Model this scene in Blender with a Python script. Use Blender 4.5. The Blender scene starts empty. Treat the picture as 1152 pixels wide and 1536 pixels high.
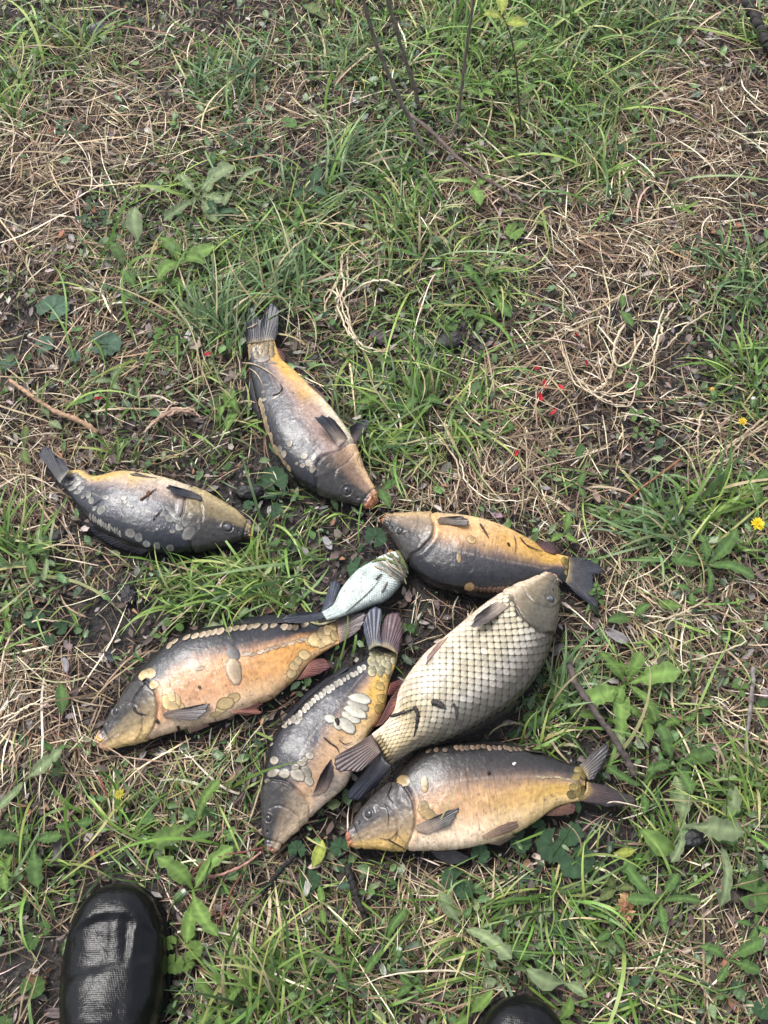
import bpy, math, random
import numpy as np
from mathutils import Vector, Matrix
from mathutils.bvhtree import BVHTree

R = math.radians
rng = np.random.default_rng(7)
random.seed(7)
scene = bpy.context.scene
COL = scene.collection

# ------------------------------------------------------------------ camera
CAM_H, TILT, VFOV = 1.35, 25.0, 50.0          # a phone held over the catch, leaning forward
cam_data = bpy.data.cameras.new("camera")
cam_data.sensor_fit = 'VERTICAL'
cam_data.sensor_height = 32.0
cam_data.lens = 16.0 / math.tan(R(VFOV / 2))
cam_data.clip_start = 0.02
cam_data.clip_end = 300
cam = bpy.data.objects.new("camera", cam_data)
cam.location = (0, 0, CAM_H)
cam.rotation_euler = (R(TILT), 0, 0)
COL.objects.link(cam)
scene.camera = cam

# ------------------------------------------------------------------ sky, sun, exposure
SUN_EL, SUN_AZ = 58.0, -42.0                  # light from the upper left of the picture
world = bpy.data.worlds.new("World")
scene.world = world
world.use_nodes = True
wn, wl = world.node_tree.nodes, world.node_tree.links
wn.clear()
w_out = wn.new("ShaderNodeOutputWorld")
w_bg = wn.new("ShaderNodeBackground")
w_sky = wn.new("ShaderNodeTexSky")
w_sky.sky_type = 'NISHITA'
w_sky.sun_disc = False
w_sky.sun_elevation = R(SUN_EL)
w_sky.sun_rotation = R(SUN_AZ)
w_sky.air_density = 1.0
w_sky.dust_density = 3.0
w_hsv = wn.new("ShaderNodeHueSaturation")     # overcast: a greyer sky
w_hsv.inputs['Saturation'].default_value = 0.45
w_bg.inputs['Strength'].default_value = 0.135
wl.new(w_sky.outputs[0], w_hsv.inputs['Color'])
wl.new(w_hsv.outputs[0], w_bg.inputs['Color'])
wl.new(w_bg.outputs[0], w_out.inputs['Surface'])
sun_data = bpy.data.lights.new("sun", 'SUN')
sun_data.energy = 1.5
sun_data.angle = R(24)
sun_data.color = (1.0, 0.98, 0.95)
sun = bpy.data.objects.new("sun", sun_data)
sd = Vector((math.sin(R(SUN_AZ)) * math.cos(R(SUN_EL)), math.cos(R(SUN_AZ)) * math.cos(R(SUN_EL)), math.sin(R(SUN_EL))))
sun.rotation_euler = sd.to_track_quat('Z', 'Y').to_euler()
COL.objects.link(sun)
vs = scene.view_settings
vs.view_transform = 'Standard'
vs.look = 'None'
vs.exposure = 1.15
vs.gamma = 1.0
vs.use_curve_mapping = False

# ------------------------------------------------------------------ photograph <-> ground
FPX = 768 / math.tan(R(VFOV / 2))
CT, ST = math.cos(R(TILT)), math.sin(R(TILT))
def ray(px, py):
    x = (np.asarray(px, float) - 576) / FPX
    y = -(np.asarray(py, float) - 768) / FPX
    return np.stack([x, y * CT + ST, y * ST - CT], -1)
def at(px, py, z=0.0):
    d = ray(px, py)
    t = (np.asarray(z, float) - CAM_H) / d[..., 2]
    p = d * t[..., None]
    p[..., 2] += CAM_H
    return p
def proj(P):
    P = np.asarray(P, float)
    X, Y, Z = P[..., 0], P[..., 1], P[..., 2] - CAM_H
    yc = Y * CT + Z * ST
    zc = -Y * ST + Z * CT
    return 576 + FPX * X / -zc, 768 - FPX * yc / -zc
MPP = lambda py: 1.35 / FPX / CT * 1.0        # rough metres per pixel near the fish

# ------------------------------------------------------------------ noise helpers
def vnoise(x, y, seed=0, n=64):
    g = np.random.default_rng(1000 + seed).random((n, n))
    x = np.asarray(x, float); y = np.asarray(y, float)
    xi = np.floor(x).astype(int); yi = np.floor(y).astype(int)
    fx = x - xi; fy = y - yi
    fx = fx * fx * (3 - 2 * fx); fy = fy * fy * (3 - 2 * fy)
    a = g[xi % n, yi % n]; b = g[(xi + 1) % n, yi % n]
    c = g[xi % n, (yi + 1) % n]; d = g[(xi + 1) % n, (yi + 1) % n]
    return (a * (1 - fx) + b * fx) * (1 - fy) + (c * (1 - fx) + d * fx) * fy
def fbm(x, y, seed=0, o=3):
    v, a, s = 0, 0.5, 0
    for k in range(o):
        v = v + a * vnoise(x * 2 ** k, y * 2 ** k, seed + k); s += a; a *= 0.5
    return v / s
def sstep(a, b, x):
    t = np.clip((np.asarray(x, float) - a) / (b - a), 0, 1)
    return t * t * (3 - 2 * t)
def mix(a, b, w):
    w = np.asarray(w, float)[..., None]
    return np.asarray(a, float) * (1 - w) + np.asarray(b, float) * w
def spline(pts, n):
    """Catmull-Rom through pts, resampled evenly by length"""
    P = np.asarray(pts, float)
    Q = np.vstack([2 * P[0] - P[1], P, 2 * P[-1] - P[-2]])
    out = []
    for i in range(1, len(Q) - 2):
        t = np.linspace(0, 1, 24, endpoint=False)[:, None]
        p0, p1, p2, p3 = Q[i - 1], Q[i], Q[i + 1], Q[i + 2]
        out.append(0.5 * (2 * p1 + (p2 - p0) * t + (2 * p0 - 5 * p1 + 4 * p2 - p3) * t ** 2 + (3 * p1 - p0 - 3 * p2 + p3) * t ** 3))
    out = np.vstack(out + [P[-1:]])
    d = np.concatenate([[0], np.cumsum(np.linalg.norm(np.diff(out, axis=0), axis=1))])
    u = np.linspace(0, d[-1], n)
    return np.stack([np.interp(u, d, out[:, k]) for k in range(P.shape[1])], -1)

# ------------------------------------------------------------------ mesh helpers
def mesh(name, V, F, C=None, mat=None, smooth=True):
    """V (n,3), F (m,k) array of equal-sized faces or list of such arrays, C (n,3) linear colours"""
    V = np.ascontiguousarray(V, np.float32).reshape(-1, 3)
    Fs = F if isinstance(F, list) else [F]
    Fs = [np.asarray(f, np.int32) for f in Fs if len(f)]
    me = bpy.data.meshes.new(name)
    me.vertices.add(len(V)); me.vertices.foreach_set("co", V.ravel())
    nl = sum(f.size for f in Fs); npoly = sum(len(f) for f in Fs)
    me.loops.add(nl); me.loops.foreach_set("vertex_index", np.concatenate([f.ravel() for f in Fs]))
    me.polygons.add(npoly)
    starts, tot, o = [], [], 0
    for f in Fs:
        k = f.shape[1]
        starts.append(o + np.arange(len(f)) * k); tot.append(np.full(len(f), k)); o += f.size
    me.polygons.foreach_set("loop_start", np.concatenate(starts).astype(np.int32))
    try:
        me.polygons.foreach_set("loop_total", np.concatenate(tot).astype(np.int32))
    except Exception:
        pass
    if smooth:
        me.polygons.foreach_set("use_smooth", np.ones(npoly, bool))
    me.update(calc_edges=True)
    if C is not None:
        a = me.color_attributes.new("Col", 'FLOAT_COLOR', 'POINT')
        c4 = np.ones((len(V), 4), np.float32); c4[:, :3] = np.clip(np.asarray(C).reshape(-1, 3), 0, 1)
        a.data.foreach_set("color", c4.ravel())
    if mat: me.materials.append(mat)
    return me
def link(name, me, parent=None, loc=None):
    o = bpy.data.objects.new(name, me)
    COL.objects.link(o)
    if loc is not None: o.location = loc
    if parent is not None: o.parent = parent
    return o
def tag(o, label, cat, group=None, kind=None):
    o['label'] = label; o['category'] = cat
    if group: o['group'] = group
    if kind: o['kind'] = kind
    return o
def empty(name, loc):
    o = bpy.data.objects.new(name, None); o.empty_display_size = 0.02
    o.location = loc; COL.objects.link(o)
    return o
def grid_faces(n, m, wrap=False):
    i, j = np.meshgrid(np.arange(n - 1), np.arange(m if wrap else m - 1), indexing='ij')
    j2 = (j + 1) % m
    return np.stack([i * m + j, (i + 1) * m + j, (i + 1) * m + j2, i * m + j2], -1).reshape(-1, 4)
def tube(P, rad, k=7, flat=1.0):
    """closed tube along polyline P with radii"""
    P = np.asarray(P, float); n = len(P)
    rad = np.broadcast_to(np.asarray(rad, float), (n,))
    T = np.gradient(P, axis=0); T /= np.linalg.norm(T, axis=1)[:, None] + 1e-9
    up = np.array([0.05, 0.02, 1.0]); up /= np.linalg.norm(up)
    if abs(T[0] @ up) > 0.9: up = np.array([0, 1.0, 0.1])
    A = np.cross(T, up); A /= np.linalg.norm(A, axis=1)[:, None] + 1e-9
    B = np.cross(A, T)
    a = np.linspace(0, 2 * math.pi, k, endpoint=False)
    V = P[:, None] + rad[:, None, None] * (np.cos(a)[None, :, None] * A[:, None] + flat * np.sin(a)[None, :, None] * B[:, None])
    V = np.vstack([V.reshape(-1, 3), P[:1], P[-1:]])
    F = grid_faces(n, k, True)
    j = np.arange(k)
    c0 = np.stack([np.full(k, n * k), j, (j + 1) % k], -1)
    c1 = np.stack([np.full(k, n * k + 1), (n - 1) * k + (j + 1) % k, (n - 1) * k + j], -1)
    return V, [F, np.vstack([c0, c1])]

# ------------------------------------------------------------------ materials
def material(name, rough=0.5, spec=0.5, coat=0.0, attr=True, color=(0.5, 0.5, 0.5), mot=0.15, mot_scale=60, bump=0.0, bump_scale=200, bump_dist=0.001,
             translucent=0.0, rough_var=0.0, obj_rand=0.0):
    m = bpy.data.materials.new(name); m.use_nodes = True
    n, l = m.node_tree.nodes, m.node_tree.links
    b = n['Principled BSDF']; out = n['Material Output']
    b.inputs['Roughness'].default_value = rough
    b.inputs['Specular IOR Level'].default_value = spec
    b.inputs['Coat Weight'].default_value = coat
    b.inputs['Coat Roughness'].default_value = 0.07
    tc = n.new("ShaderNodeTexCoord")
    if attr:
        c = n.new("ShaderNodeAttribute"); c.attribute_name = "Col"; src = c.outputs['Color']
    else:
        c = n.new("ShaderNodeRGB"); c.outputs[0].default_value = (*color, 1); src = c.outputs[0]
    nz = n.new("ShaderNodeTexNoise"); nz.inputs['Scale'].default_value = mot_scale; nz.inputs['Detail'].default_value = 5
    nz.inputs['Roughness'].default_value = 0.65
    l.new(tc.outputs['Object'], nz.inputs['Vector'])
    mr = n.new("ShaderNodeMapRange"); mr.inputs['From Min'].default_value = 0.3; mr.inputs['From Max'].default_value = 0.7
    mr.inputs['To Min'].default_value = 1 - mot; mr.inputs['To Max'].default_value = 1 + mot
    l.new(nz.outputs['Fac'], mr.inputs['Value'])
    mx = n.new("ShaderNodeVectorMath"); mx.operation = 'SCALE'
    l.new(src, mx.inputs[0]); l.new(mr.outputs[0], mx.inputs['Scale'])
    col = mx.outputs[0]
    if obj_rand:
        oi = n.new("ShaderNodeObjectInfo")
        m2 = n.new("ShaderNodeMapRange"); m2.inputs['To Min'].default_value = 1 - obj_rand; m2.inputs['To Max'].default_value = 1 + obj_rand
        l.new(oi.outputs['Random'], m2.inputs['Value'])
        m3 = n.new("ShaderNodeVectorMath"); m3.operation = 'SCALE'
        l.new(col, m3.inputs[0]); l.new(m2.outputs[0], m3.inputs['Scale']); col = m3.outputs[0]
    l.new(col, b.inputs['Base Color'])
    if rough_var:
        r2 = n.new("ShaderNodeMapRange"); r2.inputs['From Min'].default_value = 0.35; r2.inputs['From Max'].default_value = 0.65
        r2.inputs['To Min'].default_value = rough - rough_var; r2.inputs['To Max'].default_value = rough + rough_var
        nz2 = n.new("ShaderNodeTexNoise"); nz2.inputs['Scale'].default_value = mot_scale * 0.6; nz2.inputs['Detail'].default_value = 4
        l.new(tc.outputs['Object'], nz2.inputs['Vector']); l.new(nz2.outputs['Fac'], r2.inputs['Value'])
        l.new(r2.outputs[0], b.inputs['Roughness'])
    if bump:
        bz = n.new("ShaderNodeTexNoise"); bz.inputs['Scale'].default_value = bump_scale; bz.inputs['Detail'].default_value = 4
        l.new(tc.outputs['Object'], bz.inputs['Vector'])
        bp = n.new("ShaderNodeBump"); bp.inputs['Strength'].default_value = bump; bp.inputs['Distance'].default_value = bump_dist
        l.new(bz.outputs['Fac'], bp.inputs['Height']); l.new(bp.outputs[0], b.inputs['Normal'])
        if coat:
            bc = n.new("ShaderNodeTexNoise"); bc.inputs['Scale'].default_value = bump_scale * 0.55; bc.inputs['Detail'].default_value = 6
            l.new(tc.outputs['Object'], bc.inputs['Vector'])
            bq = n.new("ShaderNodeBump"); bq.inputs['Strength'].default_value = 0.9; bq.inputs['Distance'].default_value = 0.0022
            l.new(bc.outputs['Fac'], bq.inputs['Height']); l.new(bq.outputs[0], b.inputs['Coat Normal'])
    if translucent:
        t = n.new("ShaderNodeBsdfTranslucent"); l.new(col, t.inputs['Color'])
        ms = n.new("ShaderNodeMixShader"); ms.inputs[0].default_value = translucent
        l.new(b.outputs[0], ms.inputs[1]); l.new(t.outputs[0], ms.inputs[2]); l.new(ms.outputs[0], out.inputs['Surface'])
    return m
M = dict(
    skin=material("wet_carp_skin", 0.3, 0.26, 0.38, mot=0.22, mot_scale=170, bump=0.45, bump_scale=260, bump_dist=0.0007, rough_var=0.08),
    scale=material("carp_scale", 0.28, 0.45, 0.0, mot=0.22, mot_scale=300, bump=0.5, bump_scale=500, bump_dist=0.0005, obj_rand=0.12),
    silver=material("silver_scale", 0.32, 0.5, 0.2, mot=0.1, mot_scale=150, bump=0.2, bump_scale=400, bump_dist=0.0005),
    fin=material("wet_fin", 0.34, 0.4, 0.0, mot=0.25, mot_scale=140, bump=0.4, bump_scale=400, bump_dist=0.0005, translucent=0.12),
    eye=material("fish_eye", 0.22, 0.4, 0.15, mot=0.05, mot_scale=100),
    grass=material("green_grass", 0.42, 0.32, 0, mot=0.2, mot_scale=70, translucent=0.22),
    straw=material("dry_grass", 0.6, 0.22, 0, mot=0.3, mot_scale=90, translucent=0.06),
    leaf=material("broad_leaf", 0.38, 0.42, 0, mot=0.4, mot_scale=220, bump=0.8, bump_scale=190, bump_dist=0.0014, translucent=0.15, obj_rand=0.16),
    twig=material("bark", 0.75, 0.25, 0, mot=0.3, mot_scale=160, bump=0.5, bump_scale=300, bump_dist=0.001),
    litter=material("leaf_litter", 0.6, 0.35, 0, mot=0.3, mot_scale=150, bump=0.4, bump_scale=250, bump_dist=0.001),
    clod=material("wet_earth", 0.55, 0.4, 0, mot=0.4, mot_scale=90, bump=0.9, bump_scale=220, bump_dist=0.003, rough_var=0.2),
    petal=material("petal", 0.5, 0.3, 0, mot=0.12, mot_scale=300, translucent=0.2),
)
# soil
m = bpy.data.materials.new("soil"); m.use_nodes = True
n, l = m.node_tree.nodes, m.node_tree.links
b = n['Principled BSDF']
tc = n.new("ShaderNodeTexCoord")
n1 = n.new("ShaderNodeTexNoise"); n1.inputs['Scale'].default_value = 9; n1.inputs['Detail'].default_value = 8; n1.inputs['Roughness'].default_value = 0.7
n2 = n.new("ShaderNodeTexNoise"); n2.inputs['Scale'].default_value = 170; n2.inputs['Detail'].default_value = 6
cr_ = n.new("ShaderNodeValToRGB")
e = cr_.color_ramp.elements
e[0].position = 0.32; e[0].color = (0.006, 0.0046, 0.0038, 1)
e[1].position = 0.72; e[1].color = (0.042, 0.031, 0.025, 1)
x_ = cr_.color_ramp.elements.new(0.52); x_.color = (0.014, 0.0105, 0.0085, 1)
ad = n.new("ShaderNodeMath"); ad.operation = 'ADD'
ml = n.new("ShaderNodeMath"); ml.operation = 'MULTIPLY_ADD'; ml.inputs[1].default_value = 0.75; ml.inputs[2].default_value = -0.37
l.new(tc.outputs['Object'], n1.inputs['Vector']); l.new(tc.outputs['Object'], n2.inputs['Vector'])
l.new(n2.outputs['Fac'], ml.inputs[0]); l.new(n1.outputs['Fac'], ad.inputs[0]); l.new(ml.outputs[0], ad.inputs[1])
l.new(ad.outputs[0], cr_.inputs['Fac']); l.new(cr_.outputs[0], b.inputs['Base Color'])
b.inputs['Roughness'].default_value = 0.6
bp = n.new("ShaderNodeBump"); bp.inputs['Strength'].default_value = 1.0; bp.inputs['Distance'].default_value = 0.009
l.new(ad.outputs[0], bp.inputs['Height']); l.new(bp.outputs[0], b.inputs['Normal'])
M['soil'] = m
# rubber with a moulded fabric grid
m = bpy.data.materials.new("black_rubber"); m.use_nodes = True
n, l = m.node_tree.nodes, m.node_tree.links
b = n['Principled BSDF']
b.inputs['Base Color'].default_value = (0.004, 0.0042, 0.005, 1)
tc = n.new("ShaderNodeTexCoord"); sp = n.new("ShaderNodeSeparateXYZ")
l.new(tc.outputs['Object'], sp.inputs[0])
def wave(sock, k, extra=None):
    a = n.new("ShaderNodeMath"); a.operation = 'MULTIPLY'; a.inputs[1].default_value = k; l.new(sock, a.inputs[0])
    s = n.new("ShaderNodeMath"); s.operation = 'SINE'; l.new(a.outputs[0], s.inputs[0])
    return s.outputs[0]
wx, wy = wave(sp.outputs['X'], 3600), wave(sp.outputs['Y'], 3000)
mm = n.new("ShaderNodeMath"); mm.operation = 'MAXIMUM'; l.new(wx, mm.inputs[0]); l.new(wy, mm.inputs[1])
nz = n.new("ShaderNodeTexNoise"); nz.inputs['Scale'].default_value = 45; nz.inputs['Detail'].default_value = 7; l.new(tc.outputs['Object'], nz.inputs['Vector'])
am = n.new("ShaderNodeMath"); am.operation = 'MULTIPLY_ADD'; am.inputs[1].default_value = 9.0; hm = n.new("ShaderNodeMath"); hm.operation = 'MULTIPLY'; hm.inputs[1].default_value = 0.16; l.new(mm.outputs[0], hm.inputs[0])
l.new(nz.outputs['Fac'], am.inputs[0]); l.new(hm.outputs[0], am.inputs[2])
bp = n.new("ShaderNodeBump"); bp.inputs['Strength'].default_value = 0.35; bp.inputs['Distance'].default_value = 0.0008
b.inputs['Specular IOR Level'].default_value = 0.22
l.new(am.outputs[0], bp.inputs['Height']); l.new(bp.outputs[0], b.inputs['Normal'])
rr = n.new("ShaderNodeMapRange"); rr.inputs['From Min'].default_value = 0.35; rr.inputs['From Max'].default_value = 0.65
rr.inputs['To Min'].default_value = 0.08; rr.inputs['To Max'].default_value = 0.24
l.new(nz.outputs['Fac'], rr.inputs['Value']); l.new(rr.outputs[0], b.inputs['Roughness'])
M['rubber'] = m

# ------------------------------------------------------------------ ground
def ground_h(x, y):
    near = np.exp(-((x / 2.2) ** 4 + ((y - 0.8) / 2.4) ** 4))
    h = (fbm(x * 5 + 40, y * 5 + 40, 3) - 0.5) * 0.022 + (fbm(x * 26 + 90, y * 26 + 90, 9) - 0.5) * 0.012
    return h * near + (1 - near) * (vnoise(x * 0.3 + 20, y * 0.3 + 20, 5) - 0.5) * 0.1 - 0.006
def axis(lo, hi, step, far):
    core = np.arange(lo, hi + 1e-6, step)
    g = step * 1.35 ** np.arange(1, 60); g = np.cumsum(g); g = g[g < far]
    return np.concatenate([lo - g[::-1], core, hi + g])
gx, gy = axis(-0.9, 0.9, 0.008, 90), axis(-0.3, 1.9, 0.008, 90)
GX, GY = np.meshgrid(gx, gy, indexing='ij')
GV = np.stack([GX, GY, ground_h(GX, GY)], -1)
g = link("ground", mesh("ground", GV.reshape(-1, 3), grid_faces(len(gx), len(gy)), mat=M['soil']))
tag(g, "dark damp soil showing between dry grass and weeds", "ground", kind="structure")

# ------------------------------------------------------------------ footprint mask (what lies on the grass)
MX0, MY0, MRES, MNX, MNY = -1.0, -0.5, 0.004, 500, 600
mask = np.zeros((MNX, MNY), bool)
def mark(P):
    i = ((P[..., 0] - MX0) / MRES).astype(int).ravel(); j = ((P[..., 1] - MY0) / MRES).astype(int).ravel()
    ok = (i >= 0) & (i < MNX) & (j >= 0) & (j < MNY)
    mask[i[ok], j[ok]] = True
def masked(P):
    i = ((P[..., 0] - MX0) / MRES).astype(int); j = ((P[..., 1] - MY0) / MRES).astype(int)
    ok = (i >= 0) & (i < MNX) & (j >= 0) & (j < MNY)
    return ok & mask[np.clip(i, 0, MNX - 1), np.clip(j, 0, MNY - 1)]

# ------------------------------------------------------------------ fish
BODIES = []                                   # BVH trees of all fish built so far
ORIGIN = Vector((0, 0, CAM_H))
def cast(px, py, trees=None):
    d = Vector(ray(px, py)).normalized()
    best = None
    for t in (trees if trees is not None else BODIES):
        h = t.ray_cast(ORIGIN, d)
        if h[0] is not None and (best is None or h[3] < best[3]): best = h
    return best

class Crop:
    """a traced view: origin and magnification in photograph pixels"""
    def __init__(s, x, y, k): s.x, s.y, s.k = x, y, k
    def __call__(s, pts): return np.asarray(pts, float) / s.k + np.array([s.x, s.y])

NS, NU, NL = 300, 72, 28
def build_fish(name, label, group, crop, dors, vent, lift=(0, 0), ratio=0.5, eye=None, op=None, pal=None, td=0.0, tb=-0.7, soft=0.22,
               orange=1.0, tor=0.2, lipz=0.986, head=True, category='fish', scaled=False, myo=1.0):
    D, Vn = crop(spline(dors, NS)), crop(spline(vent, NS))
    s = np.linspace(0, 1, NS)
    # smooth the pairing
    z = np.full(NS, 0.03)
    for _ in range(2):
        Pd, Pv = at(D[:, 0], D[:, 1], z), at(Vn[:, 0], Vn[:, 1], z)
        hh = 0.5 * np.linalg.norm(Pd - Pv, axis=1)
        rat = ratio * (1 + 0.18 * sstep(0.6, 0.85, s) + 0.25 * sstep(0.9, 1, s)) * (0.72 + 0.28 * sstep(0.0, 0.3, s))
        th = hh * rat
        k = np.ones(15) / 15
        th = np.convolve(np.pad(th, 7, mode='edge'), k, 'valid')
        zc = 0.55 * th.max() * 0.9 + 0.4 * th - 0.004 + lift[0] * (1 - s) + lift[1] * s
        z = zc
    C0, Hv = 0.5 * (Pd + Pv), 0.5 * (Pd - Pv)
    # round off the snout, thin down into the tail
    nc = 9
    a = np.linspace(0, math.pi / 2, nc + 1)[1:]
    fw = C0[-1] - C0[-6]; fw /= np.linalg.norm(fw)
    r = 0.55 * hh[-1]
    C0 = np.vstack([C0, C0[-1] + np.sin(a)[:, None] * fw * r])
    Hv = np.vstack([Hv, Hv[-1] * np.cos(a)[:, None] + 1e-6])
    th = np.concatenate([th, th[-1] * np.cos(a) + 1e-6])
    S = np.concatenate([s, 1 + 0.02 * np.sin(a)])
    th = th * (0.12 + 0.88 * sstep(-0.004, 0.03, S))
    n = len(S)
    ph = np.concatenate([np.linspace(0, math.pi, NU, endpoint=False), np.linspace(math.pi, 2 * math.pi, NL, endpoint=False)])
    m = len(ph)
    T = np.cos(ph)
    lat = np.sign(np.sin(ph)) * np.abs(np.sin(ph)) ** 0.74 * np.where(np.sin(ph) < 0, 0.85, 1.0)
    V = C0[:, None] + T[None, :, None] * Hv[:, None] + (th[:, None] * lat[None])[..., None] * np.array([0, 0, 1.0])
    S2 = np.repeat(S[:, None], m, 1); T2 = np.repeat(T[None], n, 0); UP = np.repeat((np.sin(ph) >= -1e-6)[None], n, 0)
    L = np.linalg.norm(np.diff(C0, axis=0), axis=1).sum()
    def normals(V):
        du = np.gradient(V, axis=0); dv = np.roll(V, -1, 1) - np.roll(V, 1, 1)
        N = np.cross(du, dv); N /= np.linalg.norm(N, axis=-1)[..., None] + 1e-12
        if N[n // 2, NU // 2, 2] < 0: N = -N
        return N
    N = normals(V)
    PX, PY = proj(V)
    def find(p):
        d = (PX - p[0]) ** 2 + (PY - p[1]) ** 2 + np.where(UP, 0, 1e9)
        return np.unravel_index(np.argmin(d), d.shape)
    disp = np.zeros((n, m))
    u, v = S2 * L * 100, ph[None] * 3.0 + np.zeros_like(S2)
    # muscle blocks and shallow unevenness
    disp += (fbm(S2 * 9 + 3, T2 * 3 + 7, 11) - 0.5) * 0.0010 * (1 - sstep(0.72, 0.8, S2))
    disp += myo * 0.00002 * np.sin(S2 * 190 + 5 * np.abs(T2 - 0.1) + 3 * fbm(S2 * 6, T2 * 4, 5)) * (1 - sstep(0.7, 0.78, S2)) * sstep(0.02, 0.1, S2) * sstep(0.2, 0.8, fbm(S2 * 7, T2 * 3 + 9, 2) * 1.4)
    headm = np.zeros((n, m)); edge = np.zeros((n, m)); pre = np.zeros((n, m)); lip = np.zeros((n, m)); orb = np.zeros((n, m))
    if op is not None:
        A = crop(spline(op, 24))
        st = np.array([(S2[find(p)], T2[find(p)]) for p in A])
        o_ = np.argsort(st[:, 1]); tt, ss = st[o_, 1], st[o_, 0]
        se = np.interp(T2, tt, ss)
        # beyond the traced arc the cover's edge sweeps forward to the throat and the nape
        se = se + 0.05 * sstep(tt[-1], tt[-1] + 0.5, T2)
        d = (S2 - se) * L
        headm = sstep(-0.0006, 0.0012, d)
        edge = np.exp(-((d + 0.0012) / 0.0016) ** 2)
        disp += 0.0021 * headm * (1 - 0.75 * sstep(0, 0.05, d)) - 0.0012 * edge
        disp += 0.0008 * np.exp(-((d + 0.007) / 0.004) ** 2)
        dp = d - 0.026 - 0.012 * T2
        pre = np.exp(-(dp / 0.0012) ** 2) * (np.abs(T2) < 0.75)
        disp += -0.0007 * pre + 0.0008 * sstep(0, 0.002, dp) * (1 - sstep(0.004, 0.02, dp))
        disp += headm * (fbm(S2 * 40, T2 * 8, 21) - 0.5) * 0.0012
    if eye is not None:
        ei = find(crop(eye[:2])); EP = V[ei].copy(); er = eye[2] / crop.k * 0.00066
        de = np.linalg.norm(V - EP, axis=-1) / er
        orb = np.exp(-((de - 1.25) / 0.22) ** 2)
        disp += 0.0009 * np.exp(-(de / 1.9) ** 2) - 0.0010 * orb * (de < 1.5) + 0.0006 * np.exp(-((de - 1.65) / 0.25) ** 2)
        nose = V[-1, 0]
        NP = EP + 0.42 * (nose - EP) + 0.10 * Hv[-60]; dn = np.linalg.norm(V - V[find(np.array(proj(NP)))], axis=-1)
        disp -= 0.0014 * np.exp(-(dn / 0.0016) ** 2)
        nost = np.exp(-(dn / 0.0019) ** 2)
    else:
        nost = np.zeros((n, m))
    if head:
        lip = sstep(lipz, lipz + 0.018, S2 + 0.012 * (fbm(S2 * 60, T2 * 6, 41) - 0.5))
        disp += 0.0016 * np.exp(-((S2 - 0.993) / 0.008) ** 2) - 0.0016 * np.exp(-((S2 - 0.968) / 0.006) ** 2)
        # gape
        disp -= 0.0022 * np.exp(-((T2 + 0.15) / 0.16) ** 2) * sstep(0.985, 1.0, S2)
    V = V + N * disp[..., None]
    # ---------------- pigment, plus darkened gill, cheek, orbit and nostril grooves
    p = dict(dark=(0.040, 0.040, 0.048), mid=(0.40, 0.25, 0.16), low=(0.62, 0.46, 0.31), orange=(0.46, 0.23, 0.045), hdark=(0.035, 0.032, 0.030),
             hmid=(0.22, 0.145, 0.075), hlow=(0.60, 0.44, 0.27), lip=(0.62, 0.22, 0.11))
    p.update(pal or {})
    nz = fbm(S2 * 16 + 11, T2 * 5 + 3, 31, 4) - 0.5
    nz2 = fbm(S2 * 50 + 11, T2 * 14 + 3, 37, 3) - 0.5
    t = T2 + 0.28 * nz + 0.14 * nz2 + 0.12 * (fbm(S2 * 130, T2 * 5, 91, 2) - 0.5)
    wdark = sstep(td - soft, td + soft, t)
    wor = orange * (1 - sstep(0.12, 0.62, S2 + 0.25 * nz)) * sstep(tor + 0.25, tor - 0.3, T2 + 0.25 * nz)
    lateral = mix(p['mid'], p['orange'], wor)
    belly = mix(p['low'], np.asarray(p['orange']) * 1.15, wor * 0.8)
    col = mix(lateral, belly, sstep(tb + 0.28, tb - 0.22, t))
    # half-tones between flank and back keep a purplish cast
    half = np.exp(-((t - td) / (soft * 0.9)) ** 2) * 0.25
    col = mix(col, np.array(p['dark']) * (0.72 - 0.45 * sstep(0.2, 0.9, T2))[..., None], wdark)
    col = mix(col, np.array((0.17, 0.115, 0.105)) * np.ones(3), half)
    hc = mix(mix(p['hmid'], p['hlow'], sstep(-0.35, -0.85, t)), p['hdark'], sstep(-0.3, 0.3, t + 0.15 * nz2))
    col = mix(col, hc, headm * (1 - 0.0))
    col = mix(col, np.array(p['mid']) * 1.25, edge * 0.0 + 0.5 * np.exp(-((S2 - (se if op is not None else 2) + 0.02) / 0.008) ** 2) * sstep(0.35, -0.1, t))
    col = mix(col, (0.030, 0.022, 0.02), 0.5 * edge * sstep(-0.95, -0.3, T2))
    col = mix(col, (0.05, 0.035, 0.03), 0.45 * pre)
    col = mix(col, (0.025, 0.022, 0.024), 0.3 * np.clip(orb, 0, 1))
    col = mix(col, (0.008, 0.008, 0.008), nost)
    if head: col = mix(col, np.array(p['lip']) * np.array((0.8, 0.9, 1.0)), np.clip(lip * (0.75 + 1.6 * nz2), 0, 1))
    # lateral line pores
    if not scaled:
        ll = np.exp(-((T2 - 0.12 - 0.10 * S2) / 0.022) ** 2) * (1 - headm) * sstep(0.05, 0.1, S2)
        col = mix(col, (0.34, 0.27, 0.22), 0.42 * ll * (vnoise(S2 * 120, T2 * 0, 77) > 0.3))
    # slime, mud specks, scuffs
    col = col * (1 + 0.6 * nz2)[..., None] * (1 + 0.4 * nz)[..., None] * (1 + 0.3 * (fbm(S2 * 170, T2 * 7, 95, 2) - 0.5))[..., None]
    gm = col.mean(-1, keepdims=True); col = np.clip(gm + (col - gm) * 1.02, 0.004, 1)
    scr = sstep(0.66, 0.72, fbm(S2 * 210 + 3 * T2, T2 * 3.2 + 20, 97, 2)) * (vnoise(S2 * 12, T2 * 3, 98) > 0.45)
    col = mix(col, col * 0.5, 0.5 * scr * (1 - headm))
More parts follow.
